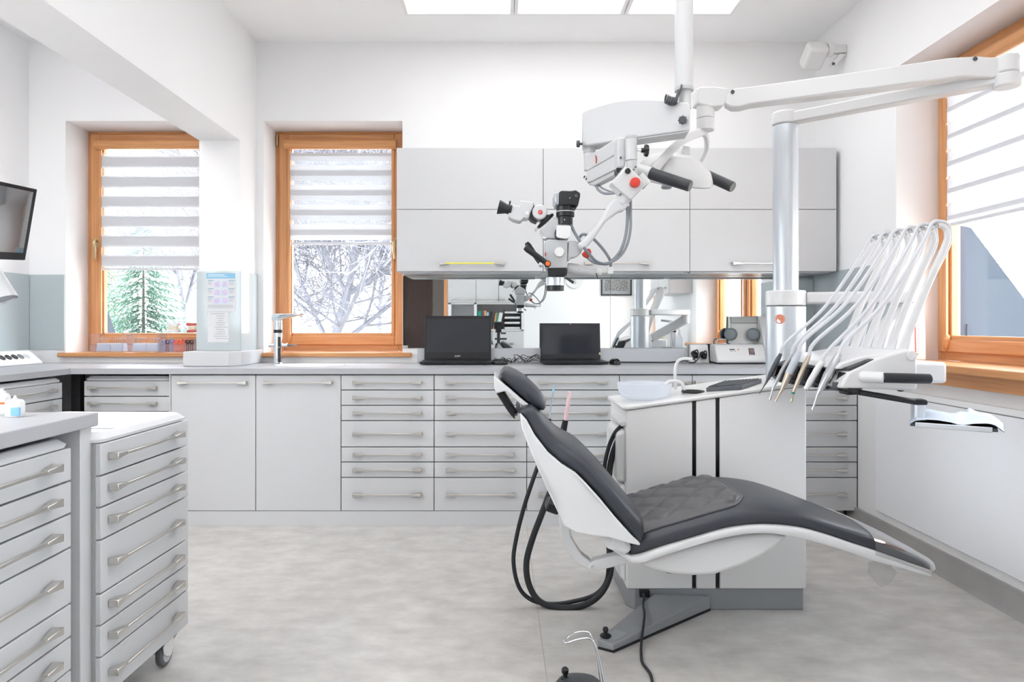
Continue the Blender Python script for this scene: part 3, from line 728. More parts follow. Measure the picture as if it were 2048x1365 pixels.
plate('hip_cover', [(1222, 1068), (1240, 1066), (1262, 1092), (1264, 1104), (1252, 1112), (1234, 1108), (1222, 1088)], .242, -.242, SHELL, chair, .012)
plate('hip_strap', [(1201, 1073), (1219, 1075), (1222, 1097), (1213, 1092)], .12, -.12, BLACK, chair, .002)
# clear plastic protector over the foot end
g = MB(); R = []
for x, zt, zu, zb, hw, yc in SD:
    if x > 1.17: R.append(ring((x, yc, (zt + zb) / 2 + .002), EYv, EZ, hw + .008, (zt - zb) / 2 + .009, 3.2, 40))
x, zt, zu, zb, hw, yc = SD[-1]; zm = (zt + zb) / 2
R.append(ring((x + .018, yc, zm), EYv, EZ, .085, .026, 3, 40)); R.append(ring((x + .032, yc, zm - .008), EYv, EZ, .05, .010, 2.5, 40))
g = MB().loft(R, cap=False)
for k, fc_ in enumerate(g.f):
    p_ = [g.v[i] for i in fc_]; n_ = (p_[2] - p_[0]).cross(p_[3] - p_[1])
    if n_.length > 0 and abs(n_.normalized().z) > .72 and (p_[0].z + p_[2].z) / 2 > interp(SR, (p_[0].x + p_[2].x) / 2)[2]: g.m[k] = 1  # upward faces get the painted whitish sheen
g.build('foot_protector', [FILM, FILMT], chair, ang=60, label='loose clear plastic cover over the foot end')
fl_ = [(1737, 1126), (1752, 1122), (1779, 1128), (1794, 1146), (1786, 1160), (1774, 1172), (1762, 1175), (1750, 1162), (1738, 1148)]
plate('protector_flap', fl_, .20, .197, FILM, bpy.data.objects['foot_protector'], 0)

# quilted pad lying on the seat
g = MB(); NX, NY = 60, 44
pc = [(.40, 2.20), (.40, 2.60), (.70, 2.60), (.785, 2.55), (.80, 2.40), (.795, 2.27), (.70, 2.19)]
def pad_y(u, s):            # half extent across at length u (0..1)
    return .205 * (1 - max(0, (u - .72) / .28) ** 3 * .42)
for layer in (0, 1):
    for i in range(NX + 1):
        u = i / NX; x = .40 + .405 * u
        for j in range(NY + 1):
            v = 2 * j / NY - 1; y = YC - .005 + pad_y(u, v) * v
            z = max(seat_top(x, y), seat_top(x, YC + (y - YC) * .96) - .004)
            if layer == 0:
                p, q = (x * 1.0 + (y - YC) * .9) / .118, (x * 1.0 - (y - YC) * .9) / .118
                gr = min(abs(p - round(p)), abs(q - round(q))); edge = min(1, (1 - abs(v)) * 9, (1 - u) * 14)
                z += .007 + .011 * min(1, gr * 6.) ** .5 * edge - .004 * (1 - edge)
            else: z += .0015
            g.v.append(V((x, y, z)))
W2_ = NY + 1; off = (NX + 1) * W2_
for i in range(NX):
    for j in range(NY):
        a = i * W2_ + j
        g.f.append([a, a + 1, a + W2_ + 1, a + W2_]); g.f.append([off + a, off + a + W2_, off + a + W2_ + 1, off + a + 1])
bd = [i * W2_ for i in range(NX + 1)] + [NX * W2_ + j for j in range(1, NY + 1)] + [i * W2_ + NY for i in range(NX - 1, -1, -1)] + [j for j in range(NY - 1, 0, -1)]
for a, b in zip(bd, bd[1:] + bd[:1]): g.f.append([a, b, off + b, off + a])
g.m = [0] * len(g.f)
edge_pts = [g.v[a] + V((0, 0, -.001)) for a in bd]
pad = tag(g.build('quilted_pad', QUILT, ang=70), 'black diamond-quilted pad lying on the chair seat', 'pad')
MB().tube(edge_pts + [edge_pts[0]], .0055, 8).build('piping', QUILT, pad)

# floor foot of the chair
ft = thing('chair_foot', 'long grey floor foot with a joystick sticking out under the chair', 'chair base', (.5, 2.5, 0))
A = [V((.34, 2.384, .008)), V((.39, 2.354, .008)), V((.833, 2.705, .008)), V((.611, 2.705, .008))]
B = [V((.34, 2.384, .034)), V((.39, 2.354, .028)), V((.833, 2.705, .060)), V((.611, 2.705, .067))]
MB().prism(A, B).build('cover', PLINTH, ft, bevel=.003, seg=2)
MB().prism([a + V((.002, 0, -.008)) for a in A], [a + V((.002, 0, 0)) for a in A]).build('rubber_edge', BLACK, ft)
jx, jy = .372, 2.405
g = MB(); g.lathe([(.019, 0), (.02, .006), (.015, .010), (.008, .012), (.007, .018), (.010, .022), (.0105, .029), (.007, .034), (.001, .036)], (jx, jy, .033), n=20); g.build('joystick', BLACK, ft)
MB().prism([V((.36, 2.40, .0345)), V((.40, 2.378, .0318)), V((.455, 2.422, .0362)), V((.415, 2.449, .0398))], [V((.36, 2.40, .0353)), V((.40, 2.378, .0326)), V((.455, 2.422, .0370)), V((.415, 2.449, .0406))]).build('button_plate', M('foot_plate', (160, 164, 168), .45), ft)

# ================================================================== TREATMENT UNIT
un = thing('treatment_unit', 'white treatment unit cabinet with two black stripes and a silver column', 'dental unit', (.86, 2.9, 0))
def ztop(x): return .807 + (.905 - .807) * (x - .503) / .71
Y0, Y1 = 2.706, 3.10
UB = [(.503, Y0), (.763, Y0), (.763, Y0 + .02), (.779, Y0 + .02), (.779, Y0), (.856, Y0), (.856, Y0 + .02), (.872, Y0 + .02), (.872, Y0), (1.213, Y0), (1.30, 2.9), (1.30, Y1), (.503, Y1)]
MB().prism([V((x, y, .086)) for x, y in UB], [V((x, y, ztop(x) - .014)) for x, y in UB]).build('cabinet', PLAS2, un, bevel=.004)
for x in (.763, .856): MB().bx(x - .0005, x + .0165, Y0 + .006, Y0 + .021, .09, ztop(x) - .012).build('black_stripe', M('gloss_black', (16, 16, 18), .12), un)
cp = [(.488, 2.716), (.50, 2.698), (.55, 2.697), (1.21, 2.697), (1.31, 2.89), (1.31, 3.11), (.49, 3.11)]
MB().prism([V((x, y, ztop(x) - .012)) for x, y in cp], [V((x, y, ztop(x) + .004)) for x, y in cp]).build('top_cover', PLAS, un, bevel=.006, seg=3)
pl = [(.508, 2.76), (.535, 2.712), (1.205, 2.712), (1.28, 2.9), (1.28, 3.08), (.51, 3.08)]
MB().prism([V((x, y, 0)) for x, y in pl], [V((x, y, .0855)) for x, y in pl]).build('plinth', PLINTH, un, bevel=.004)
# hose recess and suction housing on the left flank
MB().prism([V((.5035, y, z)) for y, z in ((2.73, .50), (2.73, .715), (3.0, .73), (3.05, .70), (3.05, .50))], [V((.47, y, z)) for y, z in ((2.76, .50), (2.76, .69), (2.98, .70), (3.02, .68), (3.02, .50))]).build('suction_housing', PLAS, un, bevel=.012, seg=3)
MB().prism([V((.5035, y, z)) for y, z in ((2.73, .10), (2.73, .495), (3.06, .495), (3.06, .10))], [V((.478, y, z)) for y, z in ((2.75, .12), (2.75, .48), (3.04, .48), (3.04, .12))]).build('side_cover', PLAS2, un, bevel=.01, seg=2)
MB().bx(.485, .5035, 2.74, 3.0, .725, .745).build('hose_lip', PLAS, un, bevel=.004)
# silver column, collar with bracket, upper tube, cap
CXc, CYc = 1.222, 2.92
MB().cyl((CXc, CYc, .885), (CXc, CYc, 1.212), .080, n=48).build('lower_column', ALU, un, bevel=.002)
g = MB(); g.cyl((CXc, CYc, 1.215), (CXc, CYc, 1.28), .0805, n=48); g.build('collar', PLAS, un, bevel=.006, seg=3)
MB().cyl((CXc, CYc, 1.28), (CXc, CYc, 1.985), .0512, n=48).build('upper_column', ALU, un)
# round orange maker's badge on the lower column
th = math.radians(231); e = V((math.cos(th), math.sin(th), 0)); ez = V((0, 0, 1)); es = e.cross(ez)
bc = V((CXc, CYc, 1.158))
def onround(r, a, z): return V((CXc + r * math.cos(a), CYc + r * math.sin(a), z))
g = MB(); k = []; k2 = []
for i in range(28):
    q = 2 * PI * i / 28; k.append(onround(.0808, th + .0205 * math.cos(q) / .08, 1.158 + .0205 * math.sin(q))); k2.append(onround(.0795, th + .0205 * math.cos(q) / .08, 1.158 + .0205 * math.sin(q)))
g.prism(k, k2); bd_ = g.build('badge', M('badge_orange', (228, 120, 70), .4), un)
g = MB()
for rad, w_, a0, a1 in ((.0165, .0012, 0, 360), (.008, .0014, 40, 330)):
    pts = [onround(.0812, th + rad * math.cos(math.radians(a)) / .08, 1.158 + rad * math.sin(math.radians(a))) for a in range(a0, a1 + 1, 15)]; g.tube(pts, w_ * .6, 6)
g.tube([onround(.0812, th - .003 / .08, 1.153), onround(.0812, th + .004 / .08, 1.164)], .0009, 6)
g.build('badge_emblem', WHITE, bd_)
# spittoon, fillers, cup ring, pad on the unit top
bw = thing('spittoon_bowl', 'frosted glass spittoon bowl on the left end of the unit top', 'bowl', (.605, 2.86, ztop(.60) + .005))
g = MB(); g.lathe([(.03, .009), (.08, .010), (.102, .022), (.110, .05), (.113, .074), (.110, .075), (.107, .05), (.098, .026), (.075, .016), (.01, .014)], (.605, 2.86, ztop(.60) - .004), n=48, cap=False); g.build('glass_bowl', FROST, bw)
MB().lathe([(.012, .004), (.012, .010), (.03, .010), (.04, -.002)], (.605, 2.86, ztop(.6) + .0), n=24).build('drain_rim', PLAS, bw)
MB().tube(pcrv([(1368, 781, 2.86), (1364, 768, 2.86), (1352, 763, 2.86), (1338, 764, 2.86), (1332, 770, 2.86)], 6), .0075, 12).build('rinse_spout', PLAS, bw)
tag(MB().tube(pcrv([(1351, 779, 2.93), (1350, 750, 2.93), (1351, 733, 2.93), (1357, 722, 2.93), (1368, 718, 2.93), (1384, 719, 2.93)], 6), .0065, 14).build('cup_filler', PLAS), 'thin white curved cup filler tube standing behind the spittoon', 'filler tube')
g = MB(); cxr, cyr = .80, 2.83; zr = ztop(.80) + .004
g.lathe([(.036, 0), (.046, 0), (.047, .008), (.043, .010), (.037, .008), (.036, 0)], (cxr, cyr, zr), n=36, cap=False); tag(g.build('cup_ring', BLACK), 'black cup holder ring on the unit top between spittoon and grey pad', 'cup holder')
px0, px1 = .865, 1.085
pd = thing('ribbed_pad', 'dark ribbed rubber pad on the unit top left of the column', 'pad', (.975, 2.86, ztop(.975)))
q = [(px0, 2.78), (px0 + .06, 2.955), (px1 + .0, 2.955), (px1 - .03, 2.76)]
q = [(.845, 2.80), (.96, 2.72), (1.09, 2.84), (.965, 2.93)]
MB().prism([V((x, y, ztop(x) + .0045)) for x, y in q], [V((x, y, ztop(x) + .022)) for x, y in q]).build('pad_base', DGREY, pd, bevel=.003)
g = MB()
for i in range(10):
    f = (i + .7) / 10.6; a = V((*q[0], 0)).lerp(V((*q[1], 0)), f); b = V((*q[3], 0)).lerp(V((*q[2], 0)), f)
    a, b = a.lerp(b, .05), a.lerp(b, .95)
    g.beam((a.x, a.y, ztop(a.x) + .0235), (b.x, b.y, ztop(b.x) + .0235), .007, .004)
g.build('ribs', DGREY, pd)

# ------------------------------------------------------------------ suction hoses
dh = 2.74
def hose(name, label, pts, r, tip):
    o = thing(name, label, 'suction hose', P(1110, 1215, dh), None)
    MB().tube(pcrv(pts, 8), r, 14).build('hose', RUB, o); tip(o); return o
def tip_a(o):
    MB().cyl(P(1096, 852, dh), P(1098, 838, dh), .010, .009, 16).build('grip', BLACK, o)
    MB().cyl(P(1098, 838, dh), P(1107, 781, dh), .0028, n=10).build('ejector_tube', thin_clear('pale_blue_tube', (222, 232, 244), frost=.6), o, label='thin clear saliva ejector')
    MB().cyl(P(1106.5, 785, dh), P(1108, 774, dh), .005, n=12).build('ejector_tip', M('ejector_blue', (168, 214, 232), .4), o)
def tip_b(o):
    MB().tube([P(1124, 878, dh), P(1127, 860, dh), P(1131, 841, dh)], [.0135, .0135, .0115], 18).build('grip', BLACK, o)
    MB().tube(pcrv([(1131, 841, dh), (1134, 822, dh), (1137.5, 800, dh), (1139, 790, dh), (1137, 784, dh)], 5), [.0085] * 10 + [.008] * 6 + [.007] * 5, 14).build('suction_tip', M('pink_plastic', (252, 216, 220), .4), o, label='pink suction tip')
hose('suction_hose', 'thinner black suction hose with a thin clear ejector, outer floor loop behind the chair', [(1096, 852, dh), (1090, 885, dh), (1080, 920, dh), (1066, 960, dh), (1048, 1015, dh), (1033, 1075, dh), (1027, 1125, dh), (1038, 1175, dh), (1064, 1201, dh), (1105, 1209, dh), (1150, 1203, dh), (1190, 1190, dh), (1212, 1165, dh), (1217, 1130, dh), (1216, 1085, dh + .02), (1209, 1000, dh + .05), (1208, 945, dh + .06), (1216, 900, dh + .06), (1229, 868, dh + .05), (1244, 851, dh + .05)], .0085, tip_a)
hose('suction_hose', 'thicker ribbed black suction hose with the pink tip, looping on the floor behind the chair', [(1124, 878, dh), (1122, 915, dh), (1112, 955, dh), (1100, 985, dh), (1085, 1025, dh), (1066, 1075, dh), (1053, 1125, dh), (1058, 1170, dh), (1080, 1204, dh - .01), (1120, 1216, dh - .02), (1165, 1212, dh - .02), (1200, 1190, dh - .01), (1220, 1150, dh), (1222, 1100, dh + .02), (1218, 1020, dh + .05), (1218, 955, dh + .06), (1224, 915, dh + .06), (1236, 882, dh + .05), (1248, 866, dh + .05)], .0125, tip_b)
hk = thing('hose_holder', 'black hose holder on the back of the chair backrest', 'holder', P(1104, 1012, 2.62))
MB().beam(P(1093, 1007, 2.62), P(1117, 1016, 2.62), .09, .04, up=(.4, 0, 1)).build('clip_block', BLACK, hk, bevel=.006, seg=2)
MB().cyl(P(1098, 1000, 2.59), P(1109, 1005, 2.59), .018, n=20).build('clip_ring', DGREY, hk)

# cord from the plinth over the floor foot
g = MB().tube(crv([V((.565, 2.703, .07)), V((.562, 2.66, .075)), V((.545, 2.60, .066)), V((.535, 2.53, .063)), V((.52, 2.47, .053)), V((.497, 2.40, .012)), V((.482, 2.33, .006)), V((.475, 2.27, .006)), V((.485, 2.2, .006)), V((.476, 2.12, .006)), V((.47, 2.05, .006)), V((.42, 1.97, .006)), V((.34, 1.95, .008))], 6), .0048, 10)
cd = tag(g.build('power_cord', RUB), 'black cord running from the unit plinth across the grey floor foot', 'cord')
MB().bx(.552, .592, 2.695, 2.7115, .055, .083).build('plug', BLACK, cd, bevel=.003)

# pedal foot control at the bottom edge
fc = thing('foot_control', 'black foot pedal with a bent wire hoop at the bottom edge', 'foot control', (.235, 2.02, 0))
g = MB(); R = []
for f, z in ((.94, .0), (1., .006), (1.0, .03), (.95, .05), (.82, .066), (.55, .075), (.2, .078)):
    R.append(ring((.235, 2.01, z), EX, EYv, .082 * f, .10 * f, 2.4, 36))
g.loft(R); g.build('pedal_body', M('pedal_graphite', (62, 65, 70), .35), fc)
g = MB(); g.lathe([(.013, 0), (.013, .008), (.007, .012), (.007, .02), (.0105, .024), (.011, .034), (.006, .040), (.001, .041)], (.195, 2.045, .066), n=20); g.build('pedal_knob', BLACK, fc)
g = MB(); g.tube(crv([V((.315, 2.06, .04)), V((.306, 2.08, .10)), V((.29, 2.09, .155)), V((.272, 2.095, .170)), V((.235, 2.09, .168)), V((.204, 2.085, .160)), V((.200, 2.10, .162)), V((.23, 2.13, .17)), V((.27, 2.135, .172)), V((.286, 2.13, .158)), V((.302, 2.12, .10)), V((.31, 2.10, .03))], 6), .0032, 10); g.build('wire_hoop', CHROME, fc)
LPW = M('lamp_white', (212, 212, 213), .3)
# ================================================================== OPERATING LAMP
lp = thing('operating_lamp', 'white operating lamp with two black grips on a long jointed arm above the chair', 'dental lamp', (CXc, CYc, 1.986))
g = MB(); g.cyl((CXc, CYc, 1.987), (CXc, CYc, 2.044), .0545, n=40); g.build('column_cap', LPW, lp, bevel=.008, seg=3)
el = V((1.745, 2.35, 1.985)); c0 = V((CXc, CYc, 2.012)); dr_ = (el - c0).normalized()
MB().beam(c0 + dr_ * .03, el, .058, .046).build('lower_arm', LPW, lp, bevel=.006, seg=2)
g = MB(); g.cyl(el + V((0, 0, -.035)), el + V((0, 0, .012)), .040, n=32); g.build('elbow_joint', LPW, lp, bevel=.006, seg=2)
MB().cyl(el + V((0, 0, .0125)), el + V((0, 0, .075)), .036, n=32).build('upper_joint', LPW, lp, bevel=.008, seg=2)
def LD(px): return 2.62 + (2.335 - 2.62) * (px - 1412) / (2012 - 1412)
up = [(1470, 176), (1500, 173), (1700, 145), (1900, 115), (1955, 112), (1982, 114), (2004, 114), (2004, 150), (1985, 156), (1930, 152), (1900, 156), (1700, 184), (1500, 208), (1478, 214), (1462, 214), (1448, 206), (1452, 190)]
o = MB().slab(up, LD, (.02, .062, 0)).build('upper_arm', LPW, lp, bevel=.005, seg=2)
for x, y in ((1465, 184), (1950, 118)):
    p = P(x, y, LD(x) - .001); MB().cyl(p, p + V((0, -.003, 0)), .0075, n=18).build('arm_bolt', DGREY, o)
MB().slab([(1394, 178), (1399, 173), (1430, 172), (1455, 176), (1462, 186), (1448, 212), (1420, 214), (1394, 206)], 2.60, .068).build('head_joint', LPW, lp, bevel=.010, seg=3)
p0, p1, p2 = P(1411, 206, 2.635), P(1411, 238, 2.635), P(1411, 262, 2.635)
MB().cyl(p0, p1, .0335, n=32).cyl(p1 + V((0, 0, -.0008)), p2, .0335, n=32).build('hub', LPW, lp, bevel=.003)
def band(name, pts, w, h, par, mat=LPW):
    """flat curved arm: px points with depth"""
    c = pcrv(pts, 6); R = []
    for i, p in enumerate(c):
        t = (c[min(i + 1, len(c) - 1)] - c[max(i - 1, 0)]).normalized(); a = V((0, 1, 0)); a = (a - t * a.dot(t)).normalized(); b = t.cross(a)
        R.append(ring(p, a, b, w / 2, h / 2, 4, 20))
    return MB().loft(R).build(name, mat, par)
band('yoke', [(1410, 262, 2.635), (1398, 266, 2.62), (1372, 277, 2.58), (1345, 298, 2.54), (1322, 324, 2.51), (1310, 340, 2.50)], .022, .032, lp)
band('yoke', [(1404, 264, 2.64), (1413, 277, 2.68), (1412, 300, 2.72), (1402, 322, 2.74), (1394, 338, 2.745)], .022, .016, lp)
# reflector housing
g = MB(); hc = P(1350, 340, 2.62); ax = V((-.12, .42, -1)).normalized(); ux = V((1, .1, -.14)).normalized(); uy = ax.cross(ux).normalized(); ux = uy.cross(ax)
R = []
for z, a, b in ((-.062, .03, .03), (-.058, .055, .06), (-.04, .095, .10), (-.01, .128, .125), (.02, .142, .14), (.034, .144, .142), (.040, .138, .136), (.041, .05, .05)):
    R.append(ring(hc + ax * z, ux, uy, a, b, 2.6, 44))
g.loft(R); hd = g.build('lamp_housing', LPW, lp)
MB().lathe([(.12, .0), (.119, .004), (.01, .006)], hc + ax * .038, ax, n=40).build('lamp_glass', thin_clear('lamp_glass', (248, 248, 250), frost=.2), hd)
MB().slab([(1361, 312), (1366, 290), (1382, 293), (1381, 314), (1374, 322), (1360, 320)], 2.60, .05).build('neck', LPW, lp, bevel=.006)
for (a, b, da, db) in (((1301, 347), (1379, 372), 2.47, 2.40), ((1398, 344), (1464, 374), 2.72, 2.62)):
    q0, q1 = P(*a, da), P(*b, db); u = (q1 - q0).normalized()
    MB().cyl(q0 - u * .085, q0 + u * .004, .0205, .0215, 24).build('grip_socket', LPW, lp, bevel=.003)
    s = MB().cyl(q0, q1, .0215, .0205, 28).build('grip', DGREY if 0 else M('grip_charcoal', (58, 60, 64), .45), lp, label='black grip handle')
    MB().cyl(q1, q1 + u * .004, .0185, n=24).build('grip_cap', DGREY, s)
kn = P(1333, 371, 2.5); g = MB(); g.lathe([(.006, .03), (.006, .012), (.018, .012), (.02, .004), (.016, 0)], kn + V((0, 0, -.012)), n=16); g.build('focus_knob', GREY, lp)

# ================================================================== INSTRUMENT HEAD
DLW = M('delivery_white', (214, 214, 215), .3)
dl = thing('delivery_unit', 'white delivery unit with a black holder row, grip bar and six hose whips', 'instrument unit', (1.28, 2.48, .93))
YN, YFar = 2.245, 2.70
side = [(1680, 777), (1690, 757), (1697, 745), (1722, 732), (1745, 720), (1780, 709), (1815, 699), (1828, 701), (1834, 710), (1836, 760), (1836, 776), (1826, 783), (1760, 779)]
A = [P(x, y, YN) for x, y in side]
MB().prism(A, [a + V((0, YFar - YN, 0)) for a in A]).build('body', DLW, dl, bevel=.008, seg=3)
q = P(1823, 712, YN); MB().cyl(q + V((0, -.004, 0)), q + V((0, .01, 0)), .0165, n=30).build('pivot_cap', DLW, dl, bevel=.0015)
for y in (2.36, 2.5, 2.62): pass
MB().bx(1.36, 1.535, 2.34, 2.62, .932, 1.005).build('rear_housing', DLW, dl, bevel=.012, seg=3)
# top wedge and black tray mat
tp = [(1.12, .985), (1.135, 1.005), (1.20, 1.026), (1.34, 1.05), (1.34, 1.03), (1.14, .985)]
MB().prism([V((x, YN + .03, z)) for x, z in tp], [V((x, YFar - .02, z)) for x, z in tp]).build('top_wedge', DLW, dl, bevel=.006, seg=2)
mt_ = [V((1.078, 2.69, .981)), V((1.149, YN + .003, .990)), V((1.232, YN + .003, 1.021)), V((1.185, 2.69, 1.014))]
MB().prism(mt_, [p - V((0, 0, .009)) for p in mt_]).build('tray_mat', M('mat_black', (52, 54, 58), .45), dl, bevel=.002)
# holder row: a notched black comb
hy = [2.64 - .066 * k for k in range(6)]
def sk(x, y): return x + .071 * (2.69 - y) / .44
g = MB()
hp_ = [(1.074, .974), (1.14, .982), (1.13, .925), (1.10, .906), (1.062, .935)]
edges = [YFar - .01] + [y for yy in hy for y in (yy + .014, yy - .014)] + [YN + .004]
for a, b in zip(edges[::2], edges[1::2]): g.prism([V((sk(x, a), a, z)) for x, z in hp_], [V((sk(x, b), b, z)) for x, z in hp_])
bk2 = [(1.105, .974), (1.14, .980), (1.13, .925), (1.10, .908)]
g.prism([V((sk(x, YFar - .011), YFar - .011, z)) for x, z in bk2], [V((sk(x, YN + .005), YN + .005, z)) for x, z in bk2])
g.build('instrument_holder', BLACK, dl, bevel=.002)
for y in hy: MB().bx(sk(1.050, y), sk(1.09, y), y - .040, y - .026, .920, .942).build('holder_switch', DGREY, dl, bevel=.002)
q0, q1 = V((1.205, YN - .03, .962)), V((1.236, YN - .045, .962))
MB().cyl(V((1.19, YN + .01, .962)), V((1.242, YN - .045, .962)), .019, .0185, 24).build('grip_stub', DLW, dl, bevel=.004)
g_ = MB().cyl(V((1.232, YN - .045, .9625)), V((1.388, YN - .042, .9585)), .0165, .0165, 28).build('grip_bar', M('grip_gloss_black', (40, 42, 46), .28), dl, bevel=.003)
MB().lathe([(.015, .012), (.015, .004), (.009, -.004), (.001, -.006)], (1.335, YN + .03, .916), n=20).build('brake_knob', BLACK, dl)
# whips: each a white channel-arm rising from the head and curling forward at the top
for k, y in enumerate(hy):
    base = V((1.325 + .006 * k, y, 1.035)); topx = 1.487 + .005 * k
    d_ = V((topx - .004 - base.x, 0, 1.44 - base.z)).normalized()
    pts = [base, base.lerp(V((topx - .006, y, 1.42)), .5), V((topx - .006, y, 1.40)), V((topx + .002, y, 1.438)), V((topx - .006, y, 1.462)), V((topx - .028, y, 1.470)), V((topx - .052, y, 1.460))]
    c_ = crv(pts, 7); R = []
    for i, p in enumerate(c_):
        t = (c_[min(i + 1, len(c_) - 1)] - c_[max(i - 1, 0)]).normalized(); b = t.cross(V((0, 1, 0))).normalized(); f = i / (len(c_) - 1)
        R.append(ring(p, V((0, 1, 0)), b, .008, .013 - .006 * f, 3, 16))
    w_ = MB().loft(R).build('whip_arm', DLW, dl)
    g = MB(); g.tube([V((topx - .040, y - .012, 1.468)), V((topx - .040, y + .012, 1.468))], .007, 12); g.build('hose_clip', CHROME, w_)
MB().prism([V(p + (1.222,)) for p in ((1.29, 2.87), (1.55, 2.78), (1.66, 2.74), (1.70, 2.79), (1.66, 2.84), (1.31, 2.96))], [V(p + (1.272,)) for p in ((1.29, 2.87), (1.55, 2.78), (1.66, 2.74), (1.70, 2.79), (1.66, 2.84), (1.31, 2.96))]).build('bracket', DLW, dl, bevel=.01, seg=3)
MB().cyl((1.655, 2.785, 1.15), (1.655, 2.785, 1.222), .036, n=32).build('elbow', DLW, dl, bevel=.004)
MB().beam((1.655, 2.785, 1.185), (1.40, 2.62, 1.02), .07, .075).build('spring_arm', DLW, dl, bevel=.012, seg=3)

# tray arm, post, tray
MB().bx(1.155, 1.18, 2.27, 2.33, .899, .916).beam((1.16, 2.30, .9075), (1.20, 2.30, .9075), .05, .017).beam((1.20, 2.30, .9075), (1.378, 2.275, .877), .042, .018).beam((1.373, 2.276, .877), (1.414, 2.27, .877), .045, .018).build('tray_arm', BLACK, dl, bevel=.005)
MB().cyl((1.392, 2.273, .868), (1.392, 2.273, .816), .0215, n=28).build('tray_post', ALU, dl)
FL_ = V((1.325, 2.205, .806)); u_ = V((.188, -.132, 0)); v_ = V((.172, .246, 0))
def TQ(a, b, z=0): return FL_ + u_ * a + v_ * b + V((0, 0, z))
MB().prism([TQ(0, 0), TQ(1, 0), TQ(1, 1), TQ(0, 1)], [TQ(0, 0, .008), TQ(1, 0, .008), TQ(1, 1, .008), TQ(0, 1, .008)]).build('tray', M('tray_dark', (60, 63, 68), .4), dl, bevel=.002)
g = MB(); g.beam(TQ(.06, -.005, .006), TQ(.94, -.005, .006), .012, .016); g.build('tray_rail', ALU, dl, bevel=.002)
# crumpled napkin on the tray
rnd = random.Random(5); g = MB(); n = 22
def crump(a, b): return .012 + .012 * abs(math.sin(a * 5 + b * 7)) * abs(math.sin(b * 6.3 + 1)) + .013 * math.exp(-((a - .42 - .25 * b) ** 2) / .004) * b + .012 * math.exp(-((b - .55) ** 2) / .01) - .010 * max(0, abs(a - .5) * 2 - .9) * 8
for lay in (0, 1):
    for i in range(n + 1):
        for j in range(n + 1):
            a, b = -.03 + 1.10 * i / n, .02 + 1.02 * j / n; g.v.append(TQ(a, b, crump(a, b) + rnd.uniform(0, .0015) + (.0012 if lay else 0)))
m = n + 1
for i in range(n):
    for j in range(n):
        a = i * m + j; g.f.append([a, a + m, a + m + 1, a + 1]); a += m * m; g.f.append([a, a + 1, a + m + 1, a + m])
bd = [i * m for i in range(n)] + [n * m + j for j in range(n)] + [i * m + n for i in range(n, 0, -1)] + [j for j in range(n, 0, -1)]
for a, b in zip(bd, bd[1:] + bd[:1]): g.f.append([a, a + m * m, b + m * m, b])
g.m = [0] * len(g.f)
tag(g.build('paper_napkin', M('napkin_blue_white', (200, 209, 222), .85), ang=25), 'crumpled pale blue paper napkin on the small swing-out tray', 'napkin')

# six handpieces with their hoses, lying in the holder and running over the whips
SIL = M('satin_silver', (190, 192, 196), .3, .85); BEI = M('beige_steel', (196, 184, 168), .35, .8); HOSE = M('hose_white', (204, 206, 211), .3)
SPEC = [ # tip px, elbow px, upper px (hose joint), label, sleeve material, head?
    ((1523, 788), (1538, 765), (1567, 711), 'slim dark grey air-water syringe, farthest left of the six instruments', DGREY, None, .0090),
    ((1545, 797), (1552, 775), (1590, 709), 'slim silver handpiece with small round head, second from the left syringe', SIL, 'h', .0082),
    ((1556, 802), (1568, 782), (1604, 707), 'white-sleeved handpiece with a beige steel lower half', M('sleeve_pale', (192, 198, 206), .3), 'b', .0135),
    ((1588, 801), (1592, 785), (1625, 713), 'beige steel handpiece with a green ring above the head', BEI, 'g', .0090),
    ((1614, 783), (1626, 764), (1650, 727), 'short straight white instrument without an angled head', PLAS, 's', .0110),
    ((1631, 817), (1641, 790), (1684, 712), 'thick silver handpiece, nearest of the six, with small drill head', SIL, 'h', .0140)]
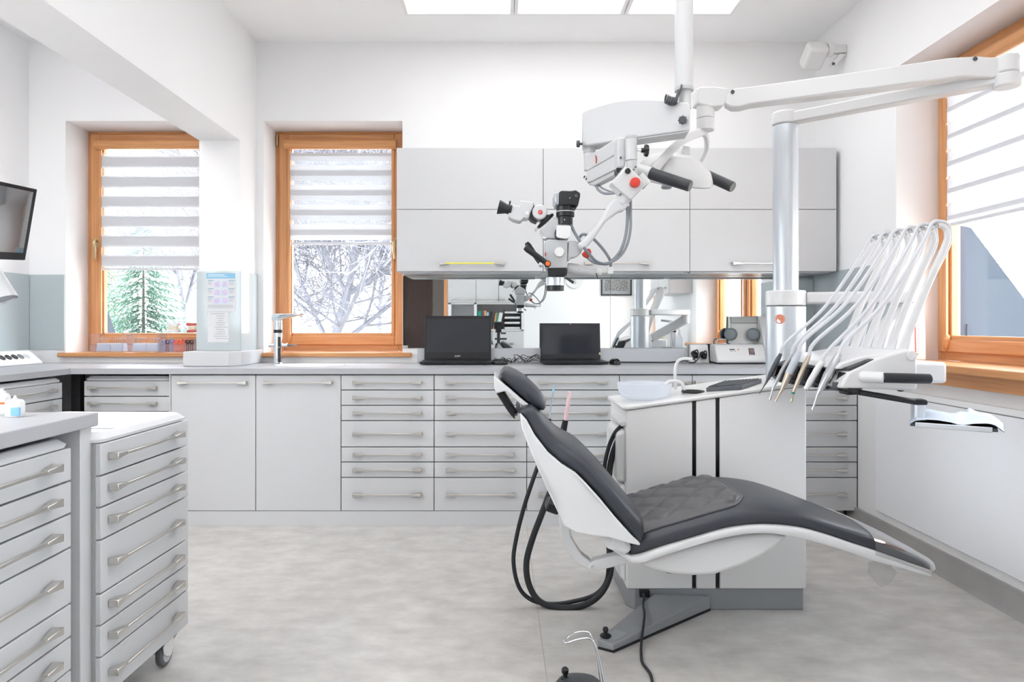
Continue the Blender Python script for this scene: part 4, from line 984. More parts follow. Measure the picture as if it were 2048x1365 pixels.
for k, (tip, elb, upx, lab, sm, kind, r) in enumerate(SPEC):
    y = hy[k]; a, b, c_ = P(*tip, y), P(*elb, y - .002), P(*upx, y + .002)
    a, b, c_ = a + V((-.010, -.004, 0)), b + V((-.012, -.006, .002)), c_ + V((-.014, -.008, .006))
    h = thing('dental_handpiece', lab + ', in the holder', 'handpiece', b, 'six instruments in the holder row')
    u = (c_ - b).normalized(); L = (c_ - b).length
    lowm = BEI if kind == 'b' else sm
    mid = b.lerp(c_, .42)
    g = MB()
    if kind is None: g.tube([a, a.lerp(b, .5), b], [.0012, .0018, .004], 12); g.tube([b, b.lerp(c_, .3), mid], [.004, r, r], 16)
    elif kind == 's': g.tube([a + (b - a) * .2, b, mid], [r * .7, r, r], 18)
    else: g.tube([a, a.lerp(b, .6), b, b.lerp(c_, .2), mid], [.0035, .0038, .0048, r * .8, r], 18)
    bd_ = g.build('handle', lowm, h)
    MB().tube([mid, mid + u * .003, b.lerp(c_, .8), c_], [r * 1.02, r * 1.06, r * 1.0, r * .72], 18).build('sleeve', sm, h)
    if kind in ('h', 'g', 'b'): MB().lathe([(.0045, -.006), (.0048, .0), (.0045, .005), (.0012, .0055), (.001, .010)] if kind != 'b' else [(.004, -.004), (.004, .003)], a, (-.3, 0, -1), n=14).build('head', lowm if kind != 'h' else SIL, bd_)
    if kind == 'g': MB().cyl(a.lerp(b, .75), b, .0055, .006, n=14).build('green_ring', M('teal_ring', (40, 140, 124), .4), bd_)
    top = V((1.482 + .005 * k, y, 1.476))
    h1 = c_.lerp(top, .42) + V((.004, 0, -.010)); h2 = c_.lerp(top, .80) + V((-.010, 0, .012))
    pts = [c_ - u * .006, c_ + u * .05, h1, h2, V((top.x - .045, y, 1.474)), V((top.x - .020, y, 1.4835)), V((top.x + .006, y, 1.474)), V((top.x + .016, y, 1.445)), V((top.x + .006, y, 1.39)), V((1.40 + .004 * k, y + .003, 1.20)), V((1.352 + .004 * k, y, 1.04))]
    MB().tube(crv(pts, 7), .0068 if k != 0 else .006, 12).build('hose', HOSE, h)

# ================================================================== MICROSCOPE
ms = thing('dental_microscope', 'white ceiling-hung microscope with red knob, jointed arm and angled eyepieces', 'microscope', P(1368, 100, 2.45) * 1)
A1 = crop(1150, 160, .19042); A2 = crop(980, 370, .16854); A3 = crop(1060, 240, .14652)
MC = M('microscope_white', (204, 205, 207), .3); MG = M('microscope_grey', (188, 190, 192), .35)
xc = 368 * 2.45 / F
g = MB().cyl((xc, 2.45, ZC - .001), (xc, 2.45, EY + (652 - 177) * 2.45 / F), .0325, n=40); g.build('ceiling_tube', MC, ms)
zf = EY + (652 - 176) * 2.45 / F
MB().cyl((xc, 2.45, zf), (xc, 2.45, zf - .012), .0335, n=40).build('tube_flange', MG, ms)
MB().cyl((xc + .003, 2.45, zf - .012), (xc + .003, 2.45, zf - .075), .022, n=32).build('pivot_tube', MC, ms)
MB().cyl((xc, 2.45, ZC - .02), (xc, 2.45, ZC - .0005), .07, n=40).build('ceiling_plate', MC, ms, bevel=.004)
# coiled cable
g = MB(); pts = []
for i in range(240):
    t = i / 239; ang = t * 2 * PI * 8
    c_ = P(1331 + 30 * t, 197 - 2 * math.sin(PI * t) * -3 if t < .72 else 197 - (t - .72) * 70, 2.425)
    pts.append(c_ + V((.003 * math.cos(ang), .012 * math.sin(ang), .0125 * math.cos(ang))))
g.tube(pts, .0034, 8); g.build('coiled_cable', DGREY, ms)
# upper housing
def UD(px): return 2.64 + (2.40 - 2.64) * (px - 1165) / (1380 - 1165)
hs = [A1(*q) for q in ((72, 690), (75, 350), (90, 325), (150, 300), (300, 250), (450, 215), (620, 198), (760, 196), (900, 205), (1000, 222), (1180, 232), (1205, 245), (1212, 290), (1210, 530), (1180, 532), (700, 600), (120, 690))]
o = MB().slab(hs, UD, (.012, .09, 0)).build('counterbalance_housing', MC, ms, bevel=.006, seg=3)
MB().slab([A1(660, 612), A1(1190, 536), A1(1185, 548), A1(660, 622)], UD, (.012, .085, 0)).build('switch_panel', MG, o)
for x, y, mt in ((900, 585, RED), (955, 577, M('green_lamp', (40, 150, 110), .4))):
    p = P(*A1(x, y - 20), UD(1330) + .03); MB().cyl(p, p + V((0, 0, -.012)), .004, n=12).build('indicator_lamp', mt, o)
p = P(*A1(1005, 545), UD(1340) + .03); MB().box(p, (.022, .02, .012)).build('rocker_switch', BLACK, o)
def star(name, p, ax, r, mat, par):
    """lobed clamp knob"""
    ax = V(ax).normalized(); a = ax.orthogonal().normalized(); b = ax.cross(a); R = []
    for z, f in ((0, .9), (.003, 1.), (.010, 1.), (.013, .85)):
        R.append([p + ax * z + (a * math.cos(t) + b * math.sin(t)) * r * f * (1 + .09 * math.cos(8 * t)) for t in [2 * PI * i / 48 for i in range(48)]])
    return MB().loft(R).build(name, mat, par)
star('clamp_knob', P(*A1(1125, 428), UD(1364) - .012), (0, -1, 0), .0145, DGREY, ms)
p = P(*A1(78, 672), 2.63); MB().cyl(p, p + V((-.012, 0, 0)), .005, n=12).build('knob_stem', DGREY, ms); star('clamp_knob', p + V((-.010, 0, 0)), (-1, 0, 0), .0125, DGREY, ms)
# link under the left end
MB().cyl(P(*A1(150, 690), 2.665), P(*A1(150, 770), 2.665), .0245, .0235, 32).build('swivel', MG, ms)
MB().cyl(P(*A1(155, 772), 2.665), P(*A1(160, 950), 2.665), .024, n=32).build('swivel_post', MC, ms)
# parallelogram arm box
def BD(px): return 2.66 + (2.32 - 2.66) * (px - 1170) / (1262 - 1170)
b1 = [A3(*q) for q in ((752, 505), (790, 478), (850, 455), (1186, 243), (1186, 455), (1150, 480), (790, 690), (770, 700), (758, 600))]
MB().slab(b1, BD, (.025, .07, 0)).build('arm_cover', MC, ms, bevel=.004, seg=2)
b2 = [A3(*q) for q in ((786, 698), (1160, 482), (1192, 470), (1200, 480), (1200, 640), (1180, 665), (850, 832), (770, 852), (764, 760))]
o = MB().slab(b2, BD, (.025, .07, 0)).build('arm_lower_cover', MC, ms, bevel=.004, seg=2)
b3 = [A3(*q) for q in ((850, 836), (1180, 672), (1180, 745), (1060, 800), (880, 890), (840, 885), (800, 858))]
MB().slab(b3, lambda x: BD(x) + .012, (.02, .05, 0)).build('arm_underside', MC, ms, bevel=.004)
q = [A3(*k) for k in ((889, 480), (897, 490), (906, 520), (907, 550), (902, 590), (895, 585), (897, 550), (895, 510))]
MB().slab(q, lambda x: BD(x) - .010, (.001, .012, 0)).build('red_emblem', RED, ms)
b4 = [A3(*k) for k in ((1196, 235), (1300, 240), (1310, 300), (1310, 560), (1300, 640), (1205, 645), (1192, 460))]
MB().slab(b4, 2.335, .07).build('end_block', MC, ms, bevel=.005, seg=2)
MB().slab([A3(*k) for k in ((1182, 655), (1260, 655), (1200, 735), (1182, 700))], 2.35, .05).build('end_joint', BLACK, ms)
for x, y in ((744, 775), (770, 803), (1178, 590), (1238, 518)):
    p = P(*A3(x, y), BD(A3(x, y)[0]) if x < 1190 else 2.334); MB().cyl(p + V((0, .012, 0)), p + V((0, -.004, 0)), .0035, n=12).build('cover_screw', DGREY, ms)
MB().cyl(P(*A3(1378, 240), 2.315), P(*A3(1384, 556), 2.315), .0195, n=32).build('vertical_spindle', MC, ms, bevel=.0015)
MB().cyl(P(*A3(1378, 222), 2.315), P(*A3(1378, 262), 2.315), .0208, n=32).build('spindle_ring', MG, ms, bevel=.001)
MB().cyl(P(*A3(1384, 560), 2.315), P(*A3(1395, 760), 2.315), .0175, .0185, 32).build('lower_spindle', MG, ms)
p = P(*A3(1468, 415), 2.31); MB().cyl(p, P(*A3(1520, 415), 2.31), .0042, n=14).build('knob_stem', CHROME, ms); MB().cyl(P(*A3(1518, 415), 2.31), P(*A3(1565, 416), 2.31), .008, n=18).build('knob_neck', BLACK, ms)
star('clamp_knob', P(*A3(1562, 418), 2.31), (1, 0, 0), .0195, BLACK, ms)
# tilt block with the red knob
tb = [A3(*k) for k in ((1120, 835), (1310, 648), (1345, 640), (1400, 668), (1470, 745), (1530, 810), (1590, 870), (1580, 890), (1385, 1092), (1360, 1080), (1262, 1000), (1105, 860))]
o = MB().slab(tb, 2.285, .06).build('tilt_block', MC, ms, bevel=.007, seg=3)
MB().tube([P(*A3(1120, 850), 2.315), P(*A3(1255, 985), 2.315)], [.014, .022], 24).build('tilt_barrel', MC, ms, bevel=.002)
MB().tube([P(*A3(1480, 780), 2.315), P(*A3(1598, 895), 2.315)], [.021, .0185], 24).build('tilt_barrel', MC, ms, bevel=.002)
p = P(*A3(1428, 862), 2.285); g = MB(); g.lathe([(.0165, 0), (.0170, .008), (.0165, .014), (.014, .016), (.013, .0155), (.009, .0165), (.001, .0165)], p, (0, -1, 0), n=32); g.build('friction_knob', RED, o, label='red round friction knob')
p = P(*A3(1328, 700), 2.285); g = MB(); g.lathe([(.009, 0), (.0095, .006), (.004, .008)], p, (.25, -1, 0), n=20); g.build('lock_knob', BLACK, o)
for x, y in ((1412, 684), (1440, 645)):
    p = P(*A3(x, y), 2.292); MB().cyl(p, p + V((0, -.004, 0)), .003, n=10).build('cover_screw', DGREY, o)
# bent lower arm
MB().tube([P(*A3(1325, 1040), 2.315), P(*A3(1290, 1080), 2.315), P(*A3(1230, 1150), 2.315)], [.0205, .021, .0185], 28).build('arm_collar', MC, ms)
la = [A2(*k) for k in ((1560, 112), (1470, 165), (1405, 235), (1350, 350), (1290, 455), (1170, 580), (1090, 660), (1040, 700), (1085, 770), (1150, 745), (1250, 620), (1380, 430), (1530, 320), (1590, 310), (1650, 235))]
MB().slab(la, 2.30, .036).build('bent_arm', MC, ms, bevel=.008, seg=3)
lj = [A2(*k) for k in ((930, 668), (1010, 660), (1070, 690), (1095, 740), (1085, 800), (1050, 840), (1000, 862), (950, 865), (945, 900), (920, 900))]
MB().slab(lj, 2.33, .05).build('arm_end_joint', MG, ms, bevel=.006, seg=2)
MB().slab([A2(*k) for k in ((1095, 815), (1150, 760), (1185, 752), (1210, 800), (1165, 868), (1120, 850))], 2.318, .03).build('red_clamp', RED, ms, bevel=.004)
# optics body
sb = [A2(*k) for k in ((668, 660), (690, 645), (915, 650), (922, 665), (918, 985), (700, 990), (660, 975), (655, 800))]
ob = MB().slab(sb, 2.325, .09).build('optics_body', MG, ms, bevel=.006, seg=3)
p = P(*A2(820, 800), 2.325); g = MB(); g.lathe([(.0165, 0), (.0168, .008), (.015, .011), (.012, .0112), (.001, .0105)], p, (0, -1, 0), n=32); g.build('zoom_knob', PLAS, ob)
MB().slab([A2(*k) for k in ((655, 800), (664, 800), (662, 845), (653, 845))], 2.322, .01).build('red_emblem', RED, ob)
MB().slab([A2(*k) for k in ((680, 990), (918, 988), (912, 1080), (870, 1068), (860, 1088), (690, 1086))], 2.327, .085).build('objective_mount', BLACK, ob, bevel=.004)
xo = P(*A2(773, 1140), 2.37)
def vcyl(y0, y1, r, name, mat, x=773, d=2.37): return MB().cyl(P(*A2(x, y0), d), P(*A2(x, y1), d), r, n=40).build(name, mat, ob, bevel=.0015)
vcyl(1085, 1100, .0295, 'objective_neck', BLACK); vcyl(1098, 1200, .0315, 'objective_ring', M('objective_silver', (214, 218, 226), .3, .6)); vcyl(1201, 1258, .0305, 'objective_lens_ring', BLACK)
# tilted tube carrier and binocular
hb = [A2(*k) for k in ((640, 632), (605, 560), (600, 520), (680, 440), (760, 370), (815, 395), (960, 480), (950, 610), (925, 650))]
MB().slab(hb, 2.335, .075).build('beam_splitter', MG, ms, bevel=.006, seg=2)
a_, b_2 = P(*A2(560, 525), 2.372), P(*A2(765, 345), 2.372); u = (b_2 - a_).normalized(); n_ = V((u.z, 0, -u.x)); c_ = (a_ + b_2) / 2
g = MB(); g.lathe([(.001, -.003), (.034, -.003), (.0365, 0), (.0365, .005), (.034, .007), (.001, .007)], c_, -n_ if n_.z < 0 else n_, n=40); g.build('dovetail_disc', BLACK, ms)
MB().cyl(P(*A2(560, 520), 2.34), P(*A2(535, 545), 2.34), .004, n=12).build('clamp_screw', CHROME, ms)
MB().cyl(P(*A2(665, 632), 2.34), P(*A2(625, 632), 2.34), .0045, n=12).build('clamp_screw', CHROME, ms)
MB().slab([A2(*k) for k in ((590, 420), (650, 355), (740, 345), (700, 400), (620, 470))], 2.345, .055).build('tube_neck', BLACK, ms, bevel=.003)
p = P(*A2(585, 340), 2.372); g = MB(); g.cyl(p + V((0, -.036, 0)), p + V((0, .036, 0)), .0262, n=40); bn = g.build('binocular_hinge', MC, ms, bevel=.006, seg=3)
p = P(*A2(597, 326), 2.336); MB().cyl(p, p + V((0, -.0012, 0)), .0078, n=28).build('round_emblem', RED, bn)
g = MB(); g.tube([p + V((x, -.0015, z)) for x, z in ((-.004, -.003), (-.001, .003), (.0005, -.002), (.003, .003))], .0008, 6); g.tube([p + V((x, -.0015, z)) for x, z in ((-.005, .001), (.004, .0025))], .0006, 6); g.build('emblem_script', WHITE, bn)
MB().slab([A2(*k) for k in ((515, 210), (528, 260), (500, 320), (500, 390), (560, 435), (545, 440), (490, 415), (465, 385), (480, 320), (500, 250))], 2.342, .06).build('joint_ring', BLACK, bn)
eb = [A2(*k) for k in ((355, 182), (450, 190), (512, 210), (520, 240), (478, 330), (465, 388), (440, 396), (400, 392), (362, 434), (270, 408), (210, 365), (235, 300), (262, 238), (345, 248))]
e_ = MB().slab(eb, 2.335, .075).build('eyepiece_block', MC, ms, bevel=.006, seg=3)
for k, dy in enumerate((2.346, 2.398)):
    p0, p1, p2 = P(*A2(258, 300), dy), P(*A2(175, 278), dy), P(*A2(100, 262), dy); u = (p2 - p0).normalized()
    g = MB(); g.lathe([(.0165, 0), (.0168, (p1 - p0).length * .9), (.0185, (p1 - p0).length), (.0245, (p2 - p0).length * .97), (.0250, (p2 - p0).length), (.016, (p2 - p0).length - .002), (.012, (p2 - p0).length - .012), (.001, (p2 - p0).length - .013)], p0, u, n=32); g.build('eyecup', RUB, e_)
MB().cyl(P(*A2(232, 236), 2.35), P(*A2(240, 192), 2.35), .003, n=10).build('lock_screw', BLACK, e_)
p = P(*A2(440, 335), 2.334); MB().cyl(p, p + V((0, -.002, 0)), .006, n=20).build('side_screw', PLAS, e_)
# camera adapter
ad = [A2(*k) for k in ((790, 490), (800, 480), (940, 482), (962, 492), (960, 600), (930, 632), (900, 640), (800, 625), (785, 600))]
ca = MB().slab(ad, 2.31, .06).build('camera_adapter', PLAS, ms, bevel=.009, seg=3)
MB().slab([A2(*k) for k in ((770, 560), (785, 520), (795, 620), (830, 640), (800, 645), (775, 615))], 2.318, .05).build('adapter_seal', BLACK, ms)
# handles
for k, (s0, s1, d0, d1) in enumerate((((683, 938), (430, 755), 2.30, 2.285), ((610, 945), (445, 705), 2.43, 2.44))):
    q0, q1 = P(*A2(*s0), d0), P(*A2(*s1), d1); u = (q1 - q0).normalized()
    h_ = MB().tube([q0, q0.lerp(q1, .3), q1 - u * .004, q1 + u * .006], [.0085, .0095, .0105, .008], 20).build('steering_grip', BLACK, ms)
    MB().cyl(q0 + V((0, .02, 0)), q0 + V((0, -.010, 0)), .0112 if not k else .010, n=28).build('grip_pivot', BLACK if not k else CHROME, h_, bevel=.002)
    if not k: MB().cyl(q0 + V((0, -.010, 0)), q0 + V((0, -.0125, 0)), .0078, n=28).build('orange_cap', ORANGE, h_, label='orange cap on the steering grip pivot')
# side handle tube to the right
q0, q1 = P(*A2(920, 990), 2.37), P(*A2(1260, 1030), 2.37)
MB().tube([q0, q0.lerp(q1, .35), q0.lerp(q1, .38), q1], [.019, .0195, .017, .0145], 24).build('side_tube', MC, ms)
MB().tube([q1, P(*A2(1325, 1036), 2.37)], [.0125, .011], 20).build('side_tube_end', PLAS, ms)
MB().cyl(P(*A2(1320, 1040), 2.37), P(*A2(1405, 1043), 2.37), .0042, n=14).build('light_guide_tip', STEEL, ms)
MB().slab([A2(*k) for k in ((1395, 972), (1462, 970), (1465, 1058), (1398, 1060))], 2.355, .028).build('light_guide_block', PLAS, ms, bevel=.003)
MB().tube([P(*A2(905, 1108), 2.34), P(*A2(950, 1135), 2.33), P(*A2(992, 1162), 2.325)], [.003, .005, .0048], 14).build('fine_focus_lever', BLACK, ms)
p = P(*A2(1262, 1050), 2.352); MB().tube([p, p + V((.002, -.003, -.012)), p + V((.004, -.003, -.020))], .002, 8).build('small_hook', BLACK, ms)
# cables
GC = M('cable_grey', (134, 140, 147), .45)
def ribbed(pts, r):
    c_ = pcrv(pts, 14); L = 0; R = []; seg = []
    for i, p in enumerate(c_): R.append(r * (1 + .10 * (i % 2)))
    return MB().tube(c_, R, 12)
ribbed([A2(1632, 255) + (2.335,), A2(1632, 400) + (2.33,), A2(1610, 600) + (2.33,), A2(1560, 760) + (2.33,), A2(1500, 850) + (2.34,), A2(1455, 895) + (2.345,), A2(1440, 905) + (2.35,)], .0052).build('ribbed_cable', GC, ms)
ribbed([A2(1065, 625) + (2.34,), A2(1090, 592) + (2.335,), A2(1140, 592) + (2.335,), A2(1230, 645) + (2.335,), A2(1330, 750) + (2.34,), A2(1400, 850) + (2.35,), A2(1428, 905) + (2.36,), A2(1432, 970) + (2.365,)], .0048).build('ribbed_cable', GC, ms)
MB().tube(pcrv([A2(1668, 170) + (2.335,), A2(1670, 330) + (2.33,), A2(1668, 520) + (2.33,), A2(1635, 690) + (2.33,), A2(1560, 830) + (2.335,), A2(1440, 915) + (2.34,), A2(1320, 938) + (2.34,), A2(1220, 915) + (2.34,), A2(1150, 860) + (2.345,)], 8), .0045, 12).build('smooth_cable', GC, ms)
MB().tube(pcrv([A2(965, 480) + (2.335,), A2(1000, 560) + (2.32,), A2(1060, 660) + (2.31,), A2(1130, 765) + (2.305,), A2(1200, 850) + (2.31,), A2(1270, 915) + (2.32,), A2(1360, 940) + (2.33,), A2(1440, 925) + (2.345,)], 8), .0052, 12).build('smooth_cable', M('cable_slate', (112, 119, 127), .4), ms)
MB().tube(pcrv([A1(222, 1105) + (2.62,), A1(240, 1150) + (2.58,), A1(300, 1190) + (2.52,), A1(380, 1192) + (2.45,), A1(470, 1180) + (2.37,), A1(520, 1185) + (2.33,)], 8), .005, 12).build('smooth_cable', GC, ms)
MB().tube(pcrv([A1(245, 1105) + (2.62,), A1(300, 1145) + (2.55,), A1(400, 1180) + (2.45,), A1(500, 1188) + (2.35,)], 8), .0032, 10).build('smooth_cable', GC, ms)
# the camera on top of the adapter
cm = thing('photo_camera', 'small black photo camera pointing down into the microscope adapter', 'camera', P(*A2(885, 475), 2.345))
CB = M('camera_black', (36, 37, 40), .5, bump=.2, bscale=900)
b = [A2(*k) for k in ((828, 80), (850, 68), (960, 72), (1020, 62), (1070, 95), (1072, 130), (1045, 250), (1020, 256), (1010, 235), (830, 236))]
o = MB().slab(b, 2.305, .10).build('body', CB, cm, bevel=.0025, seg=2)
MB().slab([A2(*k) for k in ((765, 95), (825, 75), (827, 232), (790, 240), (768, 200))], 2.31, .09).build('screen_back', M('camera_silver', (176, 180, 188), .3, .5), cm, bevel=.004)
p = P(*A2(1022, 132), 2.305); MB().cyl(p, p + V((0, -.004, 0)), .0055, n=20).build('shutter_dial', DGREY, o)
p = P(*A2(948, 156), 2.305); MB().box(p + V((0, -.0008, 0)), (.003, .0015, .003)).build('white_mark', WHITE, o)
def lcyl(y0, y1, x0, x1, nm, mat, par): 
    xm = (x0 + x1) / 2; return MB().cyl(P(*A2(xm, y0), 2.345), P(*A2(xm, y1), 2.345), (x1 - x0) / 2 * .16854 * 2.345 / F, n=40).build(nm, mat, par, bevel=.0012)
ln = lcyl(248, 312, 788, 1000, 'lens', BLACK, cm); lcyl(316, 327, 783, 1004, 'white_ring', WHITE, ln); lcyl(328, 380, 785, 1002, 'focus_ring', BLACK, ln); lcyl(382, 474, 798, 982, 'lens_tube', BLACK, ln)
p = P(*A2(875, 427), 2.345) + V((0, -.0262, 0)); MB().cyl(p, p + V((0, -.001, 0)), .0018, n=12).build('white_mark', WHITE, ln)
# ================================================================== ON THE WORKTOP
ZT = .8905
# tap
fx = -1.398; fy = 4.30
tp_ = thing('tap', 'chrome electronic mixer tap with black sensor strip left of the sink', 'tap', (fx, fy, ZT))
MB().lathe([(.030, 0), (.030, .004), (.0255, .008), (.0255, .30), (.024, .304)], (fx, fy, ZT), n=32).build('body', CHROME, tp_)
MB().lathe([(.0262, .195), (.0265, .197), (.0265, .213), (.0262, .215)], (fx, fy, ZT), n=32, cap=False).build('black_collar', BLACK, tp_)
g = MB(); A = []; R = []
for t, w, h in ((0, .022, .022), (.12, .024, .024), (.35, .024, .019), (.75, .022, .010), (.95, .020, .007), (1, .012, .003)):
    p = V((fx - .024, fy, ZT + .290)).lerp(V((fx + .175, fy - .08, ZT + .312)), t); u = V((.176, -.10, 0)).normalized(); s = V((-u.y, u.x, 0))
    R.append(ring(p, s, EZ, w, h, 3, 24))
MB().loft(R).build('lever_spout', CHROME, tp_)
MB().bx(fx + .008, fx + .021, fy - .028, fy - .012, ZT + .01, ZT + .17).build('sensor_strip', BLACK, tp_, bevel=.002)
MB().cyl((fx + .0145, fy - .0285, ZT + .105), (fx + .0145, fy - .0282, ZT + .105), .004, n=14).build('sensor_eye', M('sensor_light', (190, 200, 210), .3), tp_)
k_ = MB().cyl((fx - .056, fy, ZT + .118), (fx + .06, fy, ZT + .118), .012, n=20).build('valve_knob', CHROME, tp_, bevel=.003)
MB().cyl((fx - .058, fy, ZT + .118), (fx - .05, fy, ZT + .118), .014, n=20).build('valve_cap', CHROME, k_)
MB().tube([V((fx + .06, fy, ZT + .118)), V((fx + .10, fy - .01, ZT + .117)), V((fx + .125, fy - .015, ZT + .115))], [.007, .005, .003], 12).build('valve_lever', M('lever_dark_chrome', (120, 124, 130), .2, .9), k_)

# laptops
LAPB = M('laptop_black', (34, 35, 39), .42, bump=.05, bscale=900); SCR = M('screen_matt', (58, 60, 65), .30, spec=.35); SCRG = M('screen_gloss', (44, 47, 54), .06)
def laptop(label, cx, w, depth, hgt, yaw, y0, scr, tilt, logo=None, cam=False):
    r = thing('laptop', label, 'laptop', (0, 0, 0))
    g = MB(); g.prism([V((-w / 2, 0, .004)), V((w / 2, 0, .004)), V((w / 2, depth, .004)), V((-w / 2, depth, .004))], [V((-w / 2 - .004, -.004, .020)), V((w / 2 + .004, -.004, .020)), V((w / 2, depth, .024)), V((-w / 2, depth, .024))])
    MB().bx(-w / 2 + .03, w / 2 - .03, .03, depth - .03, 0, .0045).build('feet_bar', RUB, r)
    bs = g.build('base', LAPB, r, bevel=.002)
    for q in range(5):
        g = MB()
        n = 15
        for i in range(n):
            x = -w / 2 + .03 + i * (w - .06) / n; y = .11 + q * .021 * depth / .27
            g.bx(x, x + (w - .06) / n * .86, y, y + .0165, .0225 + .0006 * q, .0248 + .0006 * q)
        g.build('key_row', M('keys_black', (26, 27, 30), .5), bs)
    MB().bx(-.055, .05, .012, .085, .0205, .0213).build('touchpad', M('touchpad', (46, 48, 52), .3), bs)
    T = Matrix.Translation((0, depth - .012, .022)) @ Matrix.Rotation(-tilt, 4, 'X')
    sc = MB().bx(-w / 2 + .002, w / 2 - .002, 0, .008, 0, hgt).xf(T).build('screen_lid', LAPB, r, bevel=.0025)
    bt = .036 if logo else .024
    MB().bx(-w / 2 + .016, w / 2 - .016, -.0008, .001, bt + .012, hgt - (.020 if logo else .012)).xf(T).build('display', scr, sc)
    MB().cyl(V((-w / 2 + .05, depth - .01, .022)), V((w / 2 - .05, depth - .01, .022)), .007, n=16).build('hinge', LAPB, r)
    if logo:
        text_mesh('maker_logo', logo, .022, M('logo_silver', (216, 218, 222), .35, .3), sc, T @ Matrix.Translation((0, -.0012, .024)) @ Matrix.Rotation(PI / 2, 4, 'X') @ Matrix(((1, .22, 0, 0), (0, 1, 0, 0), (0, 0, 1, 0), (0, 0, 0, 1))))
    if cam:
        MB().cyl(T @ V((0, -.0008, hgt - .006)), T @ V((0, .001, hgt - .006)), .003, n=14).build('webcam', WHITE, sc)
        MB().bx(w / 2 - .012, w / 2 - .001, -.001, .0005, .03, .046).xf(T).build('paper_sticker', M('sticker', (214, 214, 180), .6), sc)
    r.location = (cx, y0, ZT); r.rotation_euler = (0, 0, yaw)
    return r
laptop('larger black open laptop with matt grey screen, by the window', -.270, .433, .245, .283, math.radians(.5), 4.155, SCR, math.radians(5), 'acer')
laptop('smaller black open laptop with a glossy reflecting screen, right of the cable tangle', .466, .392, .235, .235, math.radians(3), 4.165, SCRG, math.radians(5), None, True)

def mouse(label, x, y, yaw, mat, grey=False):
    r = thing('computer_mouse', label, 'mouse', (0, 0, 0)); R = []
    for f, z in ((.9, 0), (1, .006), (.98, .016), (.86, .026), (.6, .034), (.2, .037)): R.append(ring((0, .004 * (1 - f), z), EX, EYv, .031 * f, .052 * f, 2.5, 28))
    b = MB().loft(R).build('shell', mat, r); MB().cyl((-.003, -.03, .0285), (.003, -.03, .0285), .009, n=16).build('scroll_wheel', RUB, b)
    if grey: MB().ball((0, .012, .026), (.020, .03, .0125)).build('grey_back', M('mouse_grey', (150, 156, 160), .25), b)
    r.location = (x, y, ZT); r.rotation_euler = (0, 0, yaw)
mouse('black computer mouse beside the larger laptop', -.003, 4.20, math.radians(70), M('mouse_black', (34, 35, 38), .3))
mouse('black and grey computer mouse beside the smaller laptop', .712, 4.225, math.radians(10), M('mouse_black', (34, 35, 38), .3), True)
rnd = random.Random(3); pts = []
for i in range(46):
    t = i / 45; c_ = V((-.03 + .29 * t, 4.33, ZT + .018))
    m_ = .045 if .55 < t < .95 else .022
    pts.append(c_ + V((m_ * math.cos(i * 1.9), .045 * math.sin(i * 1.3), (.026 if m_ > .03 else .016) * (1 + math.sin(i * 2.3)) - .012)))
for p in pts: p.z = max(p.z, ZT + .0025)
tag(MB().tube(crv(pts, 7), .0018, 8).build('cable_tangle', RUB), 'tangle of thin black cables lying between the two laptops', 'cable')
tag(MB().tube(crv([V((.66, 4.40, ZT + .004)), V((.75, 4.385, ZT + .006)), V((.86, 4.40, ZT + .004)), V((.97, 4.38, ZT + .005)), V((1.1, 4.40, ZT + .004)), V((1.2, 4.37, ZT + .02)), V((1.245, 4.355, ZT + .03))], 8), .0042, 8).build('mains_cable', RUB), 'black cable along the upstand from the smaller laptop to the plugs', 'cable')

# power box with two plugs, amalgamator, blasting box
pb = thing('socket_box', 'white socket box with two hanging black plugs right of the upstand', 'socket box', (1.30, 4.40, ZT))
MB().prism([V((1.225, y, z)) for y, z in ((4.44, ZT), (4.37, ZT), (4.40, ZT + .118), (4.44, ZT + .122))], [V((1.342, y, z)) for y, z in ((4.44, ZT), (4.37, ZT), (4.40, ZT + .118), (4.44, ZT + .122))]).build('housing', PLAS2, pb, bevel=.006, seg=2)
for x, z, nm in ((1.245, .056, 0), (1.300, .050, 1)):
    p = V((x, 4.365, ZT + z)); u = V((.1, -.5, -.3)).normalized()
    q = MB().tube([p + u * -.02, p, p + u * .018, p + u * .03], [.018, .0195, .017, .010], 20).build('mains_plug', BLACK, pb)
    e_ = p + u * .03
    MB().tube(crv([e_, e_ + V((.004, -.015, .02)), e_ + V((.0, -.008, .045)), e_ + V((-.03, -.006, .02)), V((1.235, 4.31, ZT + .012)), V((1.20, 4.33, ZT + .005))], 6), .0042, 8).build('plug_cord', RUB, q)
am = thing('capsule_mixer', 'low white capsule mixer with small display in front of the blasting box', 'dental mixer', (1.545, 4.31, ZT))
xa, xb = 1.35, 1.66
pr = [(4.245, .008), (4.24, .03), (4.262, .06), (4.285, .112), (4.30, .122), (4.40, .122), (4.405, .01)]
MB().prism([V((xa, y, ZT + z)) for y, z in pr], [V((xb, y, ZT + z)) for y, z in pr]).build('housing', PLAS, am, bevel=.010, seg=3)
MB().bx(xa + .03, xb - .03, 4.26, 4.39, ZT, ZT + .0085).build('foot_strip', RUB, am)
def onf(x, f, o=.0012): return V((x, 4.262 + (4.285 - 4.262) * f - o * .9, ZT + .06 + .052 * f + o * .4))
def plate_on(mb, x0, x1, f0, f1, o=.0012): return mb.prism([onf(x0, f0, o), onf(x1, f0, o), onf(x1, f1, o), onf(x0, f1, o)], [onf(x0, f0, -.002), onf(x1, f0, -.002), onf(x1, f1, -.002), onf(x0, f1, -.002)])
plate_on(MB(), 1.437, 1.470, .52, .64).build('display', M('lcd_dark', (60, 74, 60), .2), am)
plate_on(MB(), 1.442, 1.456, .34, .40).build('button_left', GREY, am); plate_on(MB(), 1.466, 1.474, .33, .41).build('button_right', GREY, am)
